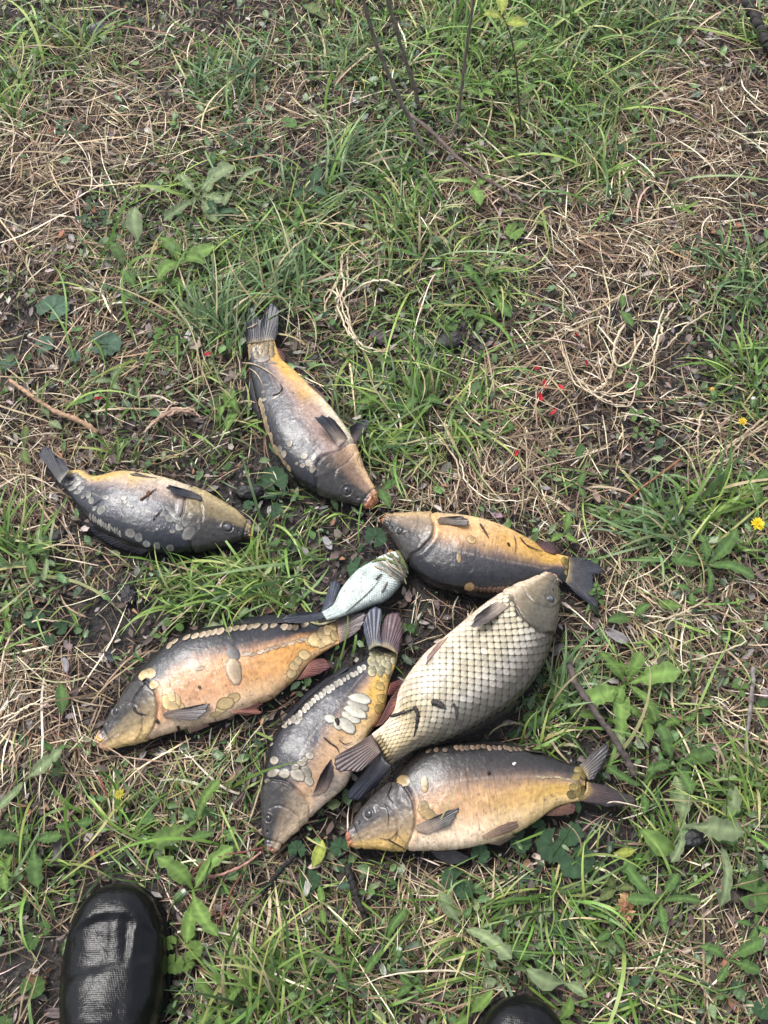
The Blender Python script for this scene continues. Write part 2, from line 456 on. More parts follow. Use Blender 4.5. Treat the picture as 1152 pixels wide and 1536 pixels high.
    mud = sstep(0.76, 0.8, fbm(S2 * 110 + 5, T2 * 30 + 2, 51, 2))
    col = mix(col, (0.03, 0.022, 0.016), 0.55 * mud)
    F = grid_faces(n, m, True)
    VV = V.reshape(-1, 3)
    cap = np.concatenate([np.arange(m)[::-1]])[None]
    root = empty(name, Vector((*C0[n // 2][:2], 0)))
    me = mesh("fish_body", VV - np.array(root.location), [F], col.reshape(-1, 3), M['skin'])
    body = link("body", me, root)
    tag(root, label, category, group)
    bvh = BVHTree.FromPolygons([tuple(q) for q in VV], [tuple(q) for q in F.tolist()])
    BODIES.append(bvh)
    for f in np.linspace(-0.93, 0.93, 90): mark(C0 + f * Hv)
    fish = dict(root=root, crop=crop, bvh=bvh, V=V, N=normals(V), S=S2, T=T2, C0=C0, Hv=Hv, th=th, L=L, PX=PX, PY=PY, n=n, m=m, ph=ph, find=find, off=np.array(root.location))
    if op is not None: fish['se'] = se
    if eye is not None:
        nrm = fish['N'][ei]
        add_eye(fish, V[ei], nrm, er, eye[3] if len(eye) > 3 else 0)
    return fish

def frame_from(nrm, hint):
    z = np.asarray(nrm) / np.linalg.norm(nrm)
    x = np.asarray(hint) - z * (z @ np.asarray(hint)); x /= np.linalg.norm(x) + 1e-9
    return x, np.cross(z, x), z

def add_eye(f, P, nrm, er, cloudy):
    x, y, z = frame_from(nrm, (1, 0.2, 0))
    rr = np.array([0, 0.28, 0.5, 0.56, 0.8, 0.95, 1.12]); k = 18
    hgt = np.array([0.42, 0.40, 0.34, 0.32, 0.2, 0.06, -0.25])
    a = np.linspace(0, 2 * math.pi, k, endpoint=False)
    ring = P + er * (rr[:, None, None] * (np.cos(a)[None, :, None] * x + np.sin(a)[None, :, None] * y)) + (er * hgt * 0.9)[:, None, None] * z
    pup = (0.012, 0.012, 0.016) if not cloudy else (0.10, 0.105, 0.12)
    cols = np.array([pup, pup, (0.02, 0.02, 0.025) if not cloudy else (0.1, 0.1, 0.12), (0.05, 0.048, 0.05), (0.05, 0.046, 0.048), (0.04, 0.036, 0.036), (0.02, 0.018, 0.018)])
    C = np.repeat(cols[:, None], k, 1)
    eo = link("eye", mesh("eye", ring[2:].reshape(-1, 3) - f['off'], grid_faces(len(rr) - 2, k, True), C[2:].reshape(-1, 3), M['eye']), f['root'])
    link("pupil", mesh("pupil", ring[:3].reshape(-1, 3) - f['off'], grid_faces(3, k, True), C[:3].reshape(-1, 3), M['eye']), eo)

# ---- mirror scales: shallow plates seated in the skin
def plate(f, P, nrm, xdir, a, b, h=0.0009, pale=(0.5, 0.43, 0.32), rim=(0.10, 0.075, 0.05), k=10, name="scale", mat='scale', dark_side=0.0, solid=0.55):
    x, y, z = frame_from(nrm, xdir)
    rr = (0.5, 0.86, 1.12); pale = np.array(pale) * rng.normal(0.68 if solid < 0.74 else 0.76, 0.13); h = h * 0.45; lift0 = rng.uniform(0.0001, 0.0007); tl = rng.normal(0, 0.0003)
    an = np.linspace(0, 2 * math.pi, k, endpoint=False) + rng.random() * 0.6
    wob = (1 + 0.06 * rng.standard_normal(k)) * (1 - 0.2 * np.clip(np.sin(an), 0, 1))
    cen = np.array(pale) * (0.45 + 0.5 * solid) * (1 - 0.35 * (1 - solid)) + np.array(rim) * 0.5 * (1 - solid)
    pts, hs, cs = [np.zeros(2)], [h * 0.95 + lift0], [cen]
    for q, r_ in enumerate(rr):
        for j in range(k):
            pts.append(np.array([math.cos(an[j]) * a * r_ * wob[j], math.sin(an[j]) * b * r_ * wob[j]]))
            hs.append((h * 1.0, h * 0.85, h * 0.45)[q] + lift0 + tl * math.cos(an[j]) * rr[q])
            sn = math.sin(an[j])
            if q == 0: c = cen * (1.1 - 0.25 * sn)
            elif q == 1: c = np.array(pale) * (1.15 if sn < -0.1 else 0.85 if sn < 0.5 else 0.5 + 0.2 * solid)  # crescent highlight on one side, shaded far side, both painted into the plate colour
            else: c = np.array(rim) * (0.75 if sn < 0 else 0.5)
            cs.append(c)
    V = []
    for (lx, ly), hh in zip(pts, hs):
        q = P + x * lx + y * ly
        hit = f['bvh'].find_nearest(Vector(q))
        V.append(np.array(hit[0]) + np.array(z) * hh)
    j = np.arange(k); j2 = (j + 1) % k
    tri = np.stack([np.zeros(k, int), 1 + j, 1 + j2], -1)
    q1 = np.stack([1 + j, 1 + k + j, 1 + k + j2, 1 + j2], -1); q2 = q1 + k
    return np.array(V) - f['off'], [tri, np.vstack([q1, q2])], np.array(cs)
def add_scale(f, x, y, lx, ly, ang, **kw):
    c = f['crop']
    p = c((x, y)); h = cast(p[0], p[1], [f['bvh']])
    if h is None: return
    P, nrm = np.array(h[0]), np.array(h[1])
    if nrm[2] < 0: nrm = -nrm
    mpp = np.linalg.norm(at(p[0] + 1, p[1], P[2]) - at(p[0], p[1], P[2]))
    q = at(p[0] + math.cos(R(ang)), p[1] + math.sin(R(ang)), P[2]) - at(p[0], p[1], P[2])
    V, F, C = plate(f, P, nrm, q, lx * 1.2 / c.k * mpp / 2, ly * 1.22 / c.k * mpp / 2, **kw)
    link("scale", mesh("scale", V, F, C, M['scale']), f['root'])
def scale_row(f, pts, n, lx, ly, turn=90, jit=0.12, **kw):
    Q = spline(pts, n); Tn = np.gradient(Q, axis=0)
    for q, t in zip(Q, Tn):
        a = math.degrees(math.atan2(t[1], t[0])) + turn + rng.normal(0, 7)
        g_ = rng.normal(1, jit)
        add_scale(f, q[0] + rng.normal(0, lx * 0.05), q[1] + rng.normal(0, lx * 0.05), lx * g_, ly * g_ * rng.normal(1, jit), a, **kw)

# ---- fins
def add_fin(f, name, base, tip, zb=None, zt=0.012, rays=16, amp=0.00028, c0=(0.10, 0.075, 0.065), c1=(0.035, 0.034, 0.042), ragged=0.11, arch=0.0, lie=True, NB=22, thick=0.0005, gap=0.0018, blend=None):
    c = f['crop']; NA = rays * 5 + 1
    Bp, Tp = c(spline(base, NA)), c(spline(tip, NA))
    a = np.linspace(0, 1, NA); b = np.linspace(0, 1, NB)
    rag = 1 - ragged * np.abs(np.interp(a * rays, np.arange(rays + 1), rng.random(rays + 1))) - 0.02 * np.abs(np.sin(a * rays * math.pi))
    bb = b[None] * rag[:, None]
    PXf = Bp[:, None] * (1 - bb[..., None]) + Tp[:, None] * bb[..., None]
    if zb is None:
        zs = []
        for q in (Bp[0], Bp[NA // 2], Bp[-1]):
            h = cast(q[0], q[1], [f['bvh']])
            if h: zs.append(h[0][2])
        zb = float(np.mean(zs)) if zs else 0.03
    zb_, zt_ = np.broadcast_to(np.asarray(zb, float), (NA,)) if np.ndim(zb) else np.full(NA, zb), np.full(NA, zt)
    Z = zb_[:, None] * (1 - b[None]) + zt_[:, None] * b[None] + arch * np.sin(b * math.pi)[None]
    Z = Z + amp * np.cos(a * rays * 2 * math.pi)[:, None] * np.minimum(b * 4, 1)[None] + 0.0015 * (fbm(a[:, None] * 3 + b[None], b[None] * 2 + a[:, None], 3 + len(name)) - 0.5)
    if lie:
        need = np.full(Z.shape, -1.0)
        for i in range(0, NA, 5):
            for j in range(0, NB, 3):
                h = cast(*PXf[i, j])
                if h: need[i, j] = h[0][2] + gap
        # spread the sparse samples
        ii, jj = np.arange(0, NA, 5), np.arange(0, NB, 3)
        sub = need[np.ix_(ii, jj)]
        full = np.stack([np.interp(np.arange(NA), ii, sub[:, q]) for q in range(len(jj))], 1)
        full = np.stack([np.interp(np.arange(NB), jj, full[q]) for q in range(NA)], 0)
        Z = np.maximum(Z, full + amp * np.cos(a * rays * 2 * math.pi)[:, None])
    P = at(PXf[..., 0], PXf[..., 1], Z)
    ry = 0.5 + 0.5 * np.cos(a * rays * 2 * math.pi)
    C = mix(np.array(c0) * np.ones(3), np.array(c1) * np.ones(3), np.repeat(sstep(0.0, 0.8, b)[None], NA, 0))
    if blend is not None: C = mix(C, np.array(blend) * np.ones(3), np.repeat((0.8 * (1 - sstep(0.03, 0.2, b)))[None], NA, 0))
    aw = a * rays + 0.8 * fbm(a * 9, a * 0, 17)
    ry2 = 0.5 + 0.5 * np.cos(aw * 4 * math.pi)
    ryb = ry[:, None] * (1 - sstep(0.35, 0.6, b))[None] + ry2[:, None] * sstep(0.35, 0.6, b)[None]
    C = C * (0.8 + 0.4 * ryb)[..., None] * (0.8 + 0.4 * fbm(a[:, None] * 9, b[None] * 3, 9))[..., None]
    me = mesh(name, P.reshape(-1, 3) - f['off'], grid_faces(NA, NB), C.reshape(-1, 3), M['fin'])
    o = link(name, me, f['root'])
    md = o.modifiers.new("thickness", 'SOLIDIFY'); md.thickness = thick; md.offset = 0
    mark(P[:, :int(NB * 0.8)])
    return o

def add_barbel(f, pts, z, col=(0.5, 0.26, 0.08), r=0.0011):
    q = f['crop'](spline(pts, 10))
    P = at(q[:, 0], q[:, 1], np.linspace(z[0], z[1], 10))
    V, F = tube(P, np.linspace(r, r * 0.4, 10), 6)
    link("barbel", mesh("barbel", V - f['off'], F, np.tile(col, (len(V), 1)), M['skin']), f['root'])

GM = "mirror carp laid out on the grass"
DARKFIN = dict(c0=(0.055, 0.05, 0.052), c1=(0.026, 0.027, 0.036))
REDFIN = dict(c0=(0.24, 0.10, 0.075), c1=(0.12, 0.05, 0.045))

# --- the carp at the left edge, head to the right
cA = Crop(30, 640, 3.1135)
A = build_fish("mirror_carp", "slate blue mirror carp with yellow belly at left, head pointing right", GM, cA,
    [(190,270),(250,340),(310,420),(350,475),(430,515),(500,550),(600,577),(700,587),(800,580),(880,567),(960,550),(1030,528),(1075,512)],
    [(235,205),(285,205),(350,232),(470,214),(560,222),(650,238),(740,263),(830,298),(900,328),(1000,385),(1050,430),(1080,475)],
    eye=(972,468,24,1), op=[(775,335),(765,400),(750,440),(770,490),(800,540)], td=-0.30, tb=-0.82, soft=0.22, orange=0.9, tor=-0.45,
    pal=dict(dark=(0.050,0.053,0.068), mid=(0.33,0.26,0.21), low=(0.55,0.47,0.33), orange=(0.45,0.28,0.07), hmid=(0.17,0.13,0.07), hlow=(0.36,0.28,0.15)))
add_fin(A, "tail_fin", [(188,268),(205,240),(232,206)], [(75,112),(100,86),(140,92),(150,150),(175,140),(200,150)], zt=0.02, rays=15, blend=(0.13,0.12,0.10), **DARKFIN)
add_fin(A, "pectoral_fin", [(850,345),(845,325),(800,300)], [(700,310),(678,285),(690,272),(720,278)], zt=0.05, rays=11, **DARKFIN)
add_fin(A, "pelvic_fin", [(640,238),(600,232)], [(575,232),(510,222),(540,213)], zt=0.02, rays=7, c0=(0.10,0.07,0.05), c1=(0.05,0.04,0.035))
add_fin(A, "dorsal_fin", [(330,450),(450,522),(600,578)], [(280,440),(400,540),(560,600)], zt=0.008, rays=18, lie=False, **DARKFIN)
scale_row(A, [(330,420),(380,452),(430,478),(470,500)], 12, 30, 13, 75, pale=(0.27,0.25,0.21), rim=(0.04,0.04,0.045), h=0.0005)
for q in [(205,232,30,22),(228,262,38,22),(250,225,36,20),(275,238,34,22),(245,285,40,20),(270,305,36,18),(295,250,30,20),(300,320,26,34),(322,318,24,40),(335,345,30,30),(265,265,40,24),(285,285,30,22),
          (400,330,28,26),(462,348,26,22),(485,330,26,24),(478,365,22,26),(490,350,16,20),(380,388,34,44),(515,495,44,40),(555,515,34,40),(590,545,30,34),(640,555,30,36),(700,565,30,40),
          (705,390,56,20),(720,412,60,22),(735,435,52,26),(745,465,34,40),(790,495,44,70),(700,430,36,26),(712,488,22,16),(525,375,16,14),(370,297,14,10),(345,292,12,10),(640,480,10,10),
          (350,380,20,26),(770,450,24,30)]:
    add_scale(A, *q, rng.uniform(-30, 60), pale=(0.29,0.275,0.24), rim=(0.05,0.05,0.055), h=0.0005, solid=0.35)
add_barbel(A, [(1070,505),(1085,515),(1092,528)], (0.028,0.02))

# --- the carp with its tail in the tuft, head pointing down right
cB = Crop(340, 430, 4.388)
B = build_fish("mirror_carp", "dark mirror carp with its tail lying in the tall grass tuft, orange snout", GM, cB,
    [(138,380),(145,450),(155,540),(170,640),(190,740),(225,860),(265,980),(315,1090),(390,1200),(480,1290),(600,1352),(720,1395),(830,1425),(895,1445),(930,1452)],
    [(315,352),(328,400),(365,480),(430,540),(510,620),(590,700),(660,770),(710,830),(762,900),(812,970),(847,1050),(872,1120),(902,1190),(942,1270),(978,1335),(988,1375)],
    eye=(790,1342,33,0), op=[(745,1085),(660,1110),(615,1150),(592,1220),(600,1290)], td=-0.02, tb=-0.72, soft=0.22, orange=1.0, tor=-0.30, lipz=0.970,
    pal=dict(dark=(0.046,0.047,0.058), mid=(0.26,0.185,0.155), low=(0.66,0.56,0.42), orange=(0.5,0.27,0.04), hmid=(0.20,0.13,0.09), hlow=(0.60,0.40,0.24), lip=(0.52,0.19,0.09)))
add_fin(B, "tail_fin", [(132,378),(230,368),(318,354)], [(122,300),(135,170),(170,122),(215,205),(240,190),(275,95),(305,82),(345,135),(335,300)], zt=0.022, rays=18, lie=False, blend=(0.20,0.15,0.08), **DARKFIN)
add_fin(B, "pectoral_fin", [(738,1055),(765,1030),(800,1000)], [(640,930),(580,865),(585,845),(640,838),(700,868),(755,935)], zt=0.062, rays=13, c0=(0.30,0.24,0.19), c1=(0.055,0.055,0.065))
add_fin(B, "pectoral_fin", [(845,1040),(830,1000),(815,960)], [(900,960),(945,885),(925,868),(870,882),(806,925)], zb=0.02, zt=0.035, rays=12, lie=False, c0=(0.09,0.075,0.07), c1=(0.05,0.048,0.058))
add_fin(B, "pelvic_fin", [(660,770),(600,700),(530,640)], [(672,775),(640,715),(560,650)], zt=0.03, rays=9, lie=False, c0=(0.13,0.07,0.06), c1=(0.07,0.045,0.045))
add_fin(B, "anal_fin", [(325,400),(345,440),(375,488)], [(360,415),(385,450),(392,485)], zt=0.012, rays=7, lie=False, c0=(0.12,0.05,0.04), c1=(0.07,0.03,0.03))
add_fin(B, "dorsal_fin", [(162,600),(190,740),(225,860)], [(140,640),(165,770),(205,880)], zt=0.012, rays=16, lie=False, **DARKFIN)
scale_row(B, [(224,765),(248,860),(276,950),(314,1050),(358,1118),(408,1190)], 17, 50, 32, 25, pale=(0.42,0.31,0.18), rim=(0.035,0.028,0.022), h=0.0014, solid=0.5)
for yy, n_ in ((388,6),(408,6),(432,5),(458,4)):
    scale_row(B, [(150,yy+6),(225,yy-2),(300,yy-14)], n_, 46, 28, 100, pale=(0.36,0.27,0.15), rim=(0.05,0.04,0.03), h=0.0012)
for q in [(235,465,84,76,10),(240,692,22,20,0),(245,742,26,22,0),(330,715,70,24,-35),(300,500,24,16,0),(320,505,20,16,0),(435,700,16,14,0),(510,1115,40,36,0),(540,1160,46,40,0),(565,1195,36,50,0),
          (500,1175,30,30,0),(575,1120,30,60,20),(375,1100,40,46,0),(350,1065,34,40,0),(415,1030,30,46,0),(462,1165,20,16,0),(430,1240,30,24,30),(380,1190,34,26,40)]:
    add_scale(B, *q, pale=(0.30,0.26,0.21), h=0.0008)
add_barbel(B, [(970,1380),(990,1395),(1000,1415)], (0.03,0.02))

# --- the carp on the right, head to the left
cC = Crop(550, 740, 3.0316)
Cf = build_fish("mirror_carp", "mirror carp with tan and orange flank, head left, tail under the scaled carp's mouth", GM, cC,
    [(905,405),(860,402),(800,420),(700,450),(620,462),(540,463),(460,453),(380,442),(300,415),(240,378),(197,330),(165,278),(138,235),(108,190),(88,158),(76,138)],
    [(918,288),(870,278),(810,262),(760,224),(690,188),(620,155),(550,130),(480,112),(400,102),(320,97),(240,96),(160,94),(115,94),(90,102)],
    eye=(152,170,19,0), op=[(288,104),(302,150),(292,200),(250,246)], td=-0.04, tb=-0.86, soft=0.26, orange=1.0, tor=0.0, lift=(0,0),
    pal=dict(dark=(0.040,0.040,0.045), mid=(0.47,0.28,0.13), low=(0.62,0.45,0.27), orange=(0.43,0.245,0.055), hmid=(0.17,0.125,0.085), hlow=(0.40,0.28,0.15), lip=(0.45,0.22,0.13)))
add_fin(Cf, "tail_fin", [(915,290),(918,340),(905,404)], [(1000,292),(1085,345),(1075,368),(1035,378),(1045,440),(1058,530),(1035,525),(960,465)], zt=0.012, rays=20, blend=(0.17,0.125,0.045), **DARKFIN)
add_fin(Cf, "pectoral_fin", [(330,138),(322,122),(335,108)], [(440,146),(474,146),(465,115),(430,103),(400,104)], zt=0.05, rays=10, c0=(0.13,0.09,0.06), c1=(0.06,0.045,0.04))
add_fin(Cf, "pelvic_fin", [(545,130),(610,152)], [(600,138),(650,162),(655,170)], zt=0.02, rays=7, lie=False, c0=(0.12,0.08,0.05), c1=(0.06,0.045,0.035))
add_fin(Cf, "anal_fin", [(765,228),(810,262),(855,276)], [(780,215),(850,225),(875,270)], zt=0.012, rays=9, lie=False, c0=(0.10,0.045,0.04), c1=(0.05,0.028,0.028))
add_fin(Cf, "dorsal_fin", [(440,450),(560,464),(700,450)], [(480,470),(600,480),(740,462)], zt=0.01, rays=18, lie=False, **DARKFIN)
scale_row(Cf, [(500,436),(560,440),(620,438),(665,432)], 9, 26, 22, 90, pale=(0.19,0.11,0.08), rim=(0.03,0.025,0.022))
scale_row(Cf, [(900,305),(925,335),(915,385)], 7, 26, 30, 0, pale=(0.34,0.25,0.07), rim=(0.12,0.09,0.03))
for q in [(478,210,38,34,30),(420,292,16,44,0),(468,425,40,44,0),(905,330,26,24,0),(910,360,28,24,0)]:
    add_scale(Cf, *q, pale=(0.42,0.28,0.13), rim=(0.11,0.075,0.04))
add_barbel(Cf, [(80,118),(66,120),(58,130)], (0.026,0.018), (0.4,0.16,0.08))

# --- the carp at lower left, head down left
cD = Crop(120, 880, 2.618)
Df = build_fish("mirror_carp", "golden tan mirror carp with pink pelvic fins and one big oval scale, head lower left", GM, cD,
    [(1000,136),(950,145),(890,141),(820,140),(740,145),(660,150),(580,155),(500,165),(430,185),(370,210),(310,255),(265,300),(225,345),(190,400),(150,460),(110,520),(85,563),(73,585)],
    [(1018,222),(975,246),(930,276),(890,312),(850,360),(800,402),(750,440),(690,462),(620,495),(560,520),(480,540),(400,560),(330,580),(260,600),(200,615),(150,630),(118,640),(100,638)],
    eye=(143,490,17,0), op=[(250,372),(292,415),(302,480),(290,545),(262,590)], td=0.24, tb=-0.74, soft=0.16, orange=0.75, tor=0.2, lipz=0.975,
    pal=dict(dark=(0.040,0.040,0.046), mid=(0.43,0.235,0.125), low=(0.68,0.49,0.33), orange=(0.47,0.235,0.05), hmid=(0.20,0.15,0.085), hlow=(0.52,0.36,0.17), lip=(0.66,0.33,0.20)))
add_fin(Df, "tail_fin", [(1000,137),(1010,180),(1018,222)], [(1060,110),(1118,100),(1122,128),(1105,165),(1060,198)], zt=0.02, rays=13, c0=(0.13,0.085,0.07), c1=(0.075,0.055,0.055), blend=(0.26,0.16,0.07))
add_fin(Df, "pectoral_fin", [(330,512),(325,500),(345,488)], [(440,528),(490,512),(522,462),(500,458),(440,470)], zt=0.05, rays=12, c0=(0.13,0.09,0.07), c1=(0.055,0.042,0.042))
add_fin(Df, "pelvic_fin", [(600,495),(588,482),(610,468)], [(655,508),(718,496),(700,480),(722,458),(702,426),(660,445)], zt=0.018, rays=12, lie=False, c0=(0.42,0.20,0.14), c1=(0.30,0.13,0.10))
add_fin(Df, "pelvic_fin", [(500,535),(420,556)], [(510,548),(430,578)], zt=0.012, rays=7, lie=False, c0=(0.4,0.28,0.2), c1=(0.3,0.2,0.15))
add_fin(Df, "anal_fin", [(850,368),(875,335),(905,292)], [(900,358),(960,335),(990,308),(970,282),(935,282)], zt=0.012, rays=11, lie=False, **REDFIN)
add_fin(Df, "dorsal_fin", [(500,166),(640,152),(800,141),(880,142)], [(590,142),(700,112),(810,108),(870,128)], zt=0.02, rays=22, lie=False, c0=(0.035,0.033,0.036), c1=(0.02,0.02,0.024))
for x, y in [(350,232),(372,214),(420,198),(452,193),(480,188),(502,183),(526,178),(550,175),(585,168),(612,163),(640,160),(668,157),(690,153),(725,158),(760,150),(800,158),(822,160),(846,157),(880,147)]:
    add_scale(Df, x, y, rng.uniform(28, 38), rng.uniform(20, 25), -60 + rng.normal(0, 10), pale=(0.52,0.40,0.27), rim=(0.05,0.04,0.035))
for x, y in [(472,320),(645,265),(660,262),(676,264),(708,256),(728,250),(745,244),(770,236),(800,228),(830,221),(860,212),(880,206)]:
    add_scale(Df, x, y, 26, 15, -15 + rng.normal(0, 12), pale=(0.50,0.38,0.27), rim=(0.2,0.13,0.08), h=0.0006)
add_scale(Df, 606, 332, 96, 52, 75, pale=(0.56,0.42,0.27), rim=(0.16,0.12,0.09), h=0.0013, solid=0.4)
add_scale(Df, 605, 262, 56, 40, 60, pale=(0.16,0.14,0.13), rim=(0.07,0.06,0.06), h=0.001)
for q in [(275,338,46,40,30),(248,345,36,40,0),(292,382,34,30,20),(338,385,48,34,70),(352,420,60,38,60),(375,448,56,40,70),(342,452,50,30,80),(365,470,46,30,20),(390,470,34,34,0),
          (925,205,52,56,0),(952,182,40,50,0),(975,170,36,44,0),(995,158,30,36,0),(998,190,32,40,0),(968,208,34,36,0),(945,222,34,30,0),(985,208,30,30,0),(905,215,34,30,0),
          (842,310,40,36,0),(832,340,38,36,0),(880,266,44,36,0),(856,290,30,30,0),(570,455,54,44,-20),(602,436,44,34,-20),(555,478,40,30,-20),(532,500,34,24,-20)]:
    add_scale(Df, *q, pale=(0.62,0.45,0.22), rim=(0.20,0.115,0.045), h=0.0010, solid=0.75)
add_barbel(Df, [(85,605),(72,600),(62,588)], (0.03,0.03), (0.6,0.33,0.03), 0.0014)
add_barbel(Df, [(100,625),(92,640),(95,650)], (0.02,0.012), (0.5,0.25,0.12), 0.0012)

# --- the lowest carp, head left
cG = Crop(500, 1080, 2.4)
Gf = build_fish("mirror_carp", "brown backed mirror carp with cream belly, lowest in the picture, head left", GM, cG,
    [(905,160),(860,160),(800,140),(730,115),(650,97),(560,86),(470,84),(390,90),(330,110),(282,140),(247,175),(215,215),(170,255),(120,300),(85,345),(63,380),(53,400)],
    [(905,290),(860,296),(800,316),(750,350),(700,385),(650,410),(590,434),(530,450),(460,464),(380,470),(300,470),(220,466),(150,463),(100,462),(75,456)],
    eye=(128,338,17,0), op=[(250,236),(280,285),(292,345),(284,405),(262,455)], td=0.12, tb=-0.60, soft=0.28, orange=0.85, tor=0.0,
    pal=dict(dark=(0.050,0.044,0.042), mid=(0.40,0.245,0.135), low=(0.70,0.54,0.38), orange=(0.43,0.27,0.065), hdark=(0.05,0.045,0.045), hmid=(0.22,0.16,0.10), hlow=(0.50,0.33,0.12), lip=(0.60,0.24,0.15)))
add_fin(Gf, "tail_fin", [(880,168),(905,192),(918,215)], [(945,108),(996,76),(988,120),(955,185),(940,212)], zt=0.018, rays=9, c0=(0.09,0.075,0.065), c1=(0.045,0.042,0.045), blend=(0.20,0.15,0.06), gap=0.0006)
add_fin(Gf, "tail_fin", [(912,222),(908,255),(886,290)], [(1000,240),(1085,278),(1096,302),(1000,313),(940,304)], zt=0.012, rays=11, c0=(0.075,0.05,0.045), c1=(0.04,0.03,0.033), blend=(0.28,0.19,0.06), gap=0.0006)
add_fin(Gf, "pectoral_fin", [(335,412),(300,398),(295,380)], [(420,378),(455,330),(460,312),(430,318),(380,342)], zt=0.055, rays=12, c0=(0.26,0.19,0.14), c1=(0.055,0.05,0.05))
add_fin(Gf, "pelvic_fin", [(560,430),(535,420),(550,408)], [(640,402),(672,384),(675,366),(650,364),(610,376)], zt=0.03, rays=9, c0=(0.30,0.20,0.13), c1=(0.17,0.11,0.08))
add_fin(Gf, "pelvic_fin", [(560,445),(640,415)], [(600,452),(660,418)], zt=0.012, rays=7, lie=False, c0=(0.35,0.25,0.18), c1=(0.2,0.14,0.1))
add_fin(Gf, "anal_fin", [(765,344),(790,322),(850,298)], [(815,346),(865,338),(875,318),(868,298)], zt=0.012, rays=9, lie=False, c0=(0.16,0.08,0.05), c1=(0.09,0.045,0.035))
add_fin(Gf, "pectoral_fin", [(350,472),(400,472),(440,468)], [(375,500),(420,522),(470,520),(500,500)], zb=0.014, zt=0.010, rays=11, lie=False, c0=(0.05,0.042,0.04), c1=(0.028,0.026,0.028))
add_fin(Gf, "dorsal_fin", [(420,88),(560,87),(730,116)], [(470,76),(620,82),(780,122)], zt=0.02, rays=20, lie=False, c0=(0.04,0.036,0.034), c1=(0.024,0.022,0.022))
for x in (322,345,372,404,445,463,482,502,522,542,562,582,600,620,636,655,672,700):
    add_scale(Gf, x, 100 + 0.00028 * (x - 530) ** 2 + rng.normal(0, 2), rng.uniform(20, 27), rng.uniform(15, 20), 80 + rng.normal(0, 12), pale=(0.24,0.17,0.12), rim=(0.035,0.03,0.027))
for q in [(330,230,50,26,85),(252,215,44,40,20),(325,318,34,50,0),(345,338,40,36,30),(372,350,20,20,0)]:
    add_scale(Gf, *q, pale=(0.45,0.31,0.13), rim=(0.12,0.085,0.05))
for q in [(880,178),(898,196),(872,205),(906,222),(886,232),(864,240),(900,252),(878,262),(894,276),(858,268),(912,205)]:
    add_scale(Gf, *q, rng.uniform(26, 34), rng.uniform(22, 28), rng.uniform(-30, 30), pale=(0.27,0.20,0.065), rim=(0.09,0.068,0.028), h=0.0006, solid=0.6)
scale_row(Gf, [(740,205),(800,205),(860,218),(880,235)], 12, 16, 9, 0, pale=(0.42,0.33,0.22), rim=(0.12,0.09,0.05), h=0.0005)
add_barbel(Gf, [(62,440),(54,450),(56,462)], (0.022,0.014), (0.55,0.25,0.08))

# --- the carp lying diagonally, head at the bottom
cE = Crop(370, 900, 3.937)
Ef = build_fish("mirror_carp", "mirror carp with a bank of large white scales mid flank, head at bottom", GM, cE,
    [(722,300),(700,350),(620,392),(520,452),(420,530),(330,612),(260,690),(190,770),(143,850),(117,930),(102,1010),(96,1090),(93,1180),(92,1280),(94,1360),(103,1420),(118,1458)],
    [(892,318),(882,380),(860,440),(842,500),(832,560),(815,640),(775,720),(732,780),(695,850),(655,930),(622,1020),(590,1090),(540,1140),(480,1190),(420,1240),(365,1290),(310,1340),(250,1400),(205,1448),(178,1478)],
    eye=(130,1290,20,0), op=[(160,1066),(230,1080),(300,1130),(350,1190),(368,1240),(358,1292)], td=-0.08, tb=-0.7, soft=0.2, orange=1.0, tor=-0.25,
    pal=dict(dark=(0.045,0.045,0.056), mid=(0.37,0.24,0.145), low=(0.70,0.53,0.39), orange=(0.50,0.30,0.055), hmid=(0.20,0.155,0.11), hlow=(0.48,0.36,0.24), lip=(0.60,0.30,0.22)))
add_fin(Ef, "tail_fin", [(722,298),(760,275),(800,270)], [(690,180),(692,100),(735,42),(798,50),(785,150),(788,220)], zt=0.03, rays=11, lie=False, c0=(0.06,0.06,0.07), c1=(0.045,0.048,0.075), blend=(0.22,0.19,0.10))
add_fin(Ef, "tail_fin", [(790,272),(840,290),(892,318)], [(790,160),(835,62),(905,75),(922,180),(905,300)], zt=0.022, rays=12, lie=False, c0=(0.07,0.05,0.055), c1=(0.085,0.05,0.055), blend=(0.24,0.18,0.09))
add_fin(Ef, "pectoral_fin", [(385,1160),(420,1150),(462,1140)], [(440,1020),(500,935),(515,960),(520,1030),(490,1100)], zt=0.06, rays=11, c0=(0.26,0.19,0.15), c1=(0.05,0.04,0.042))
add_fin(Ef, "anal_fin", [(752,752),(790,700),(830,650)], [(800,735),(880,640),(905,590),(890,560)], zt=0.03, rays=11, lie=False, **REDFIN)
add_fin(Ef, "pelvic_fin", [(832,560),(838,530),(850,490)], [(880,560),(915,510),(920,480),(900,470)], zt=0.02, rays=8, lie=False, c0=(0.20,0.07,0.06), c1=(0.12,0.05,0.05))
add_fin(Ef, "dorsal_fin", [(240,712),(400,545),(600,402)], [(200,720),(360,545),(580,388)], zt=0.015, rays=22, lie=False, c0=(0.04,0.04,0.044), c1=(0.024,0.024,0.03))
scale_row(Ef, [(690,402),(650,428),(560,480),(470,540),(380,610),(300,690),(230,735)], 22, 44, 28, 105, pale=(0.50,0.46,0.38), rim=(0.04,0.036,0.034), h=0.0012)
for q in [(300,720,30,30,0),(265,715,34,26,60),(318,700,26,24,0),(225,745,36,24,30)]:
    add_scale(Ef, *q, pale=(0.42,0.37,0.29), rim=(0.04,0.036,0.034))
